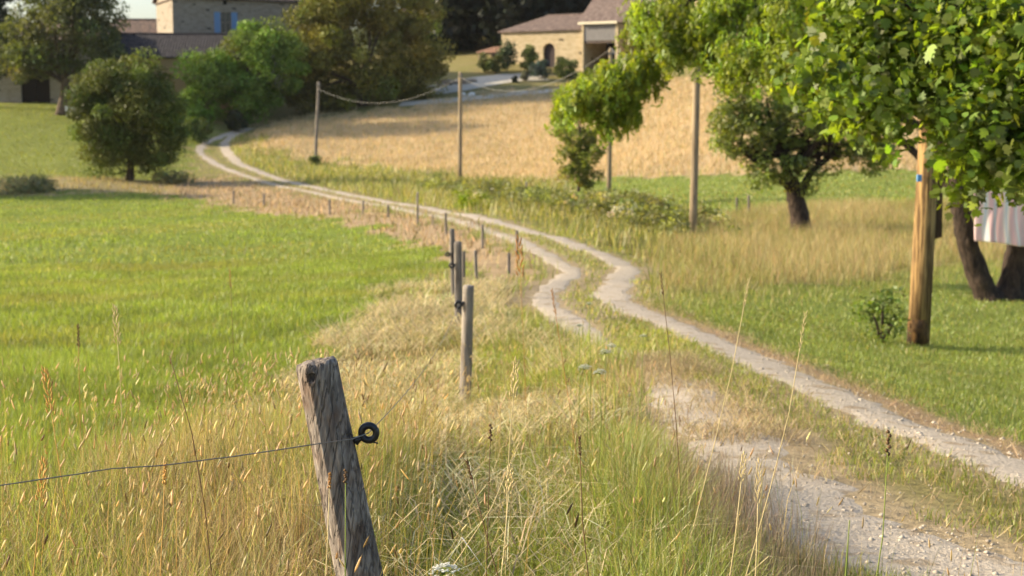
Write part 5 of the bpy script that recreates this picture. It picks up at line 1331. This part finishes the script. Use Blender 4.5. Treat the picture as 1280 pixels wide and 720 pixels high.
# laundry between the stems
cloth_l = P(1216, 236, 26.2); cloth_r = P(1345, 232, 26.2)
def cloth():
    nx, nz = 60, 26; Wd = (cloth_r - cloth_l).length; V = []; U = []
    for j in range(nz + 1):
        for i in range(nx + 1):
            u = i / nx; v = j / nz
            top = cloth_l.lerp(cloth_r, u) - Vector((0, 0, .10 * 4 * u * (1 - u)))
            drop = .98 * v * (1 - .03 * math.sin(u * 9))
            x = top.x + .10 * v * (1 - u) + .02 * math.sin(v * 5 + u * 6); y = top.y + .05 * math.sin(u * 21 + 1.5 * v) * v + .025 * math.sin(u * 47 + v * 4) * v
            V.append((x - cloth_l.x, y - cloth_l.y, top.z - drop - cloth_l.z)); U.append(u * Wd)
    i = np.arange((nx + 1) * (nz + 1)).reshape(nz + 1, nx + 1)
    F = np.stack([i[:-1, :-1], i[1:, :-1], i[1:, 1:], i[:-1, 1:]], -1).reshape(-1, 4)
    m, nt, out = mat('striped_cloth')
    at = N(nt, 'ShaderNodeAttribute'); at.attribute_name = 'across'
    mu = N(nt, 'ShaderNodeMath', operation='MULTIPLY'); mu.inputs[1].default_value = 1 / .42; L(nt, at.outputs['Fac'], mu.inputs[0])
    fr = N(nt, 'ShaderNodeMath', operation='FRACT'); L(nt, mu.outputs[0], fr.inputs[0])
    cr = N(nt, 'ShaderNodeValToRGB'); cr.color_ramp.interpolation = 'CONSTANT'; e = cr.color_ramp.elements
    e[0].position = 0; e[0].color = (.95, .74, .74, 1); e[1].position = .36; e[1].color = (.95, .88, .85, 1)
    for p_, c_ in ((.46, (.78, .81, .86)), (.56, (.95, .88, .85)), (.66, (.94, .70, .71)), (.84, (.82, .70, .72)), (.92, (.86, .87, .88))):
        k = e.new(p_); k.color = (*c_, 1)
    L(nt, fr.outputs[0], cr.inputs[0])
    d = N(nt, 'ShaderNodeBsdfDiffuse'); t = N(nt, 'ShaderNodeBsdfTranslucent'); L(nt, cr.outputs[0], d.inputs[0]); L(nt, cr.outputs[0], t.inputs[0])
    a = N(nt, 'ShaderNodeMixShader'); a.inputs[0].default_value = .45; L(nt, d.outputs[0], a.inputs[1]); L(nt, t.outputs[0], a.inputs[2]); L(nt, a.outputs[0], out.inputs[0])
    o = np_mesh('striped_towel', V, [F], m, attrs={'across': np.array(U)}, smooth_=True); o.location = cloth_l
    sm = o.modifiers.new('thickness', 'SOLIDIFY'); sm.thickness = .006
    setp(o, 'pink, white and blue striped cloth hung to dry between the tree stems', 'cloth')
cloth()
wire_obj('clothes_line', [P(1203, 230, 26.75), cloth_l + Vector((-.02, 0, .012)), P(1280, 240, 26.2), cloth_r + Vector((.02, 0, .012)), P(1480, 215, 27)], .006, M_CABLE, 'clothes line carrying the striped cloth', 'clothes line', n=6)

# ------------------------------------------------------------------ evening haze
hb = MB(); hb.box(-420, 420, -60, 900, -9, 75)
hm, hnt, hout = mat('haze_air'); pv = N(hnt, 'ShaderNodeVolumePrincipled'); pv.inputs['Color'].default_value = (.9, .92, .95, 1); pv.inputs['Density'].default_value = .00006; pv.inputs['Anisotropy'].default_value = .25
L(hnt, pv.outputs[0], hout.inputs['Volume'])
setp(hb.build('haze', hm), 'thin evening haze in the air over the fields', kind='stuff')

# ------------------------------------------------------------------ light, sky, camera
SUN_EL = R(23)
sdir = Vector((-.994, .11, 0)).normalized(); sdir = (sdir * math.cos(SUN_EL) + Vector((0, 0, math.sin(SUN_EL)))).normalized()
sl = bpy.data.lights.new('sun', 'SUN'); sl.energy = 4.6; sl.angle = R(.55); sl.color = (1, .85, .60)
so = bpy.data.objects.new('sun', sl); COL.objects.link(so); so.rotation_euler = sdir.to_track_quat('Z', 'Y').to_euler(); so.location = (-40, 30, 40)
w = bpy.data.worlds.new('World'); sc.world = w; w.use_nodes = True; nt = w.node_tree; nt.nodes.clear()
sk = nt.nodes.new('ShaderNodeTexSky'); sk.sky_type = 'NISHITA'; sk.sun_disc = False; sk.sun_elevation = SUN_EL
sk.sun_rotation = math.atan2(sdir.x, sdir.y); sk.altitude = 200; sk.air_density = 1.0; sk.dust_density = 3.0; sk.ozone_density = 1.0
bg = nt.nodes.new('ShaderNodeBackground'); bg.inputs['Strength'].default_value = .14
wo = nt.nodes.new('ShaderNodeOutputWorld'); L(nt, sk.outputs[0], bg.inputs[0]); L(nt, bg.outputs[0], wo.inputs[0])

cam = bpy.data.cameras.new('camera'); co = bpy.data.objects.new('camera', cam); COL.objects.link(co)
co.location = (0, 0, EYE); co.rotation_euler = (math.pi / 2 - PITCH, 0, 0)
cam.sensor_width = 36; cam.lens = FPX / 1280 * 36; cam.clip_start = .05; cam.clip_end = 3000
cam.dof.use_dof = True; cam.dof.focus_distance = 4.05; cam.dof.aperture_fstop = 5.6
sc.camera = co
sc.view_settings.view_transform = 'Standard'; sc.view_settings.look = 'None'; sc.view_settings.gamma = 1; sc.view_settings.exposure = 0.88
sc.render.engine = 'CYCLES'; cy = sc.cycles
cy.use_denoising = True; cy.max_bounces = 6; cy.diffuse_bounces = 3; cy.transmission_bounces = 4; cy.glossy_bounces = 2; cy.transparent_max_bounces = 6
cy.use_adaptive_sampling = True; cy.adaptive_threshold = .02; cy.sample_clamp_indirect = 6
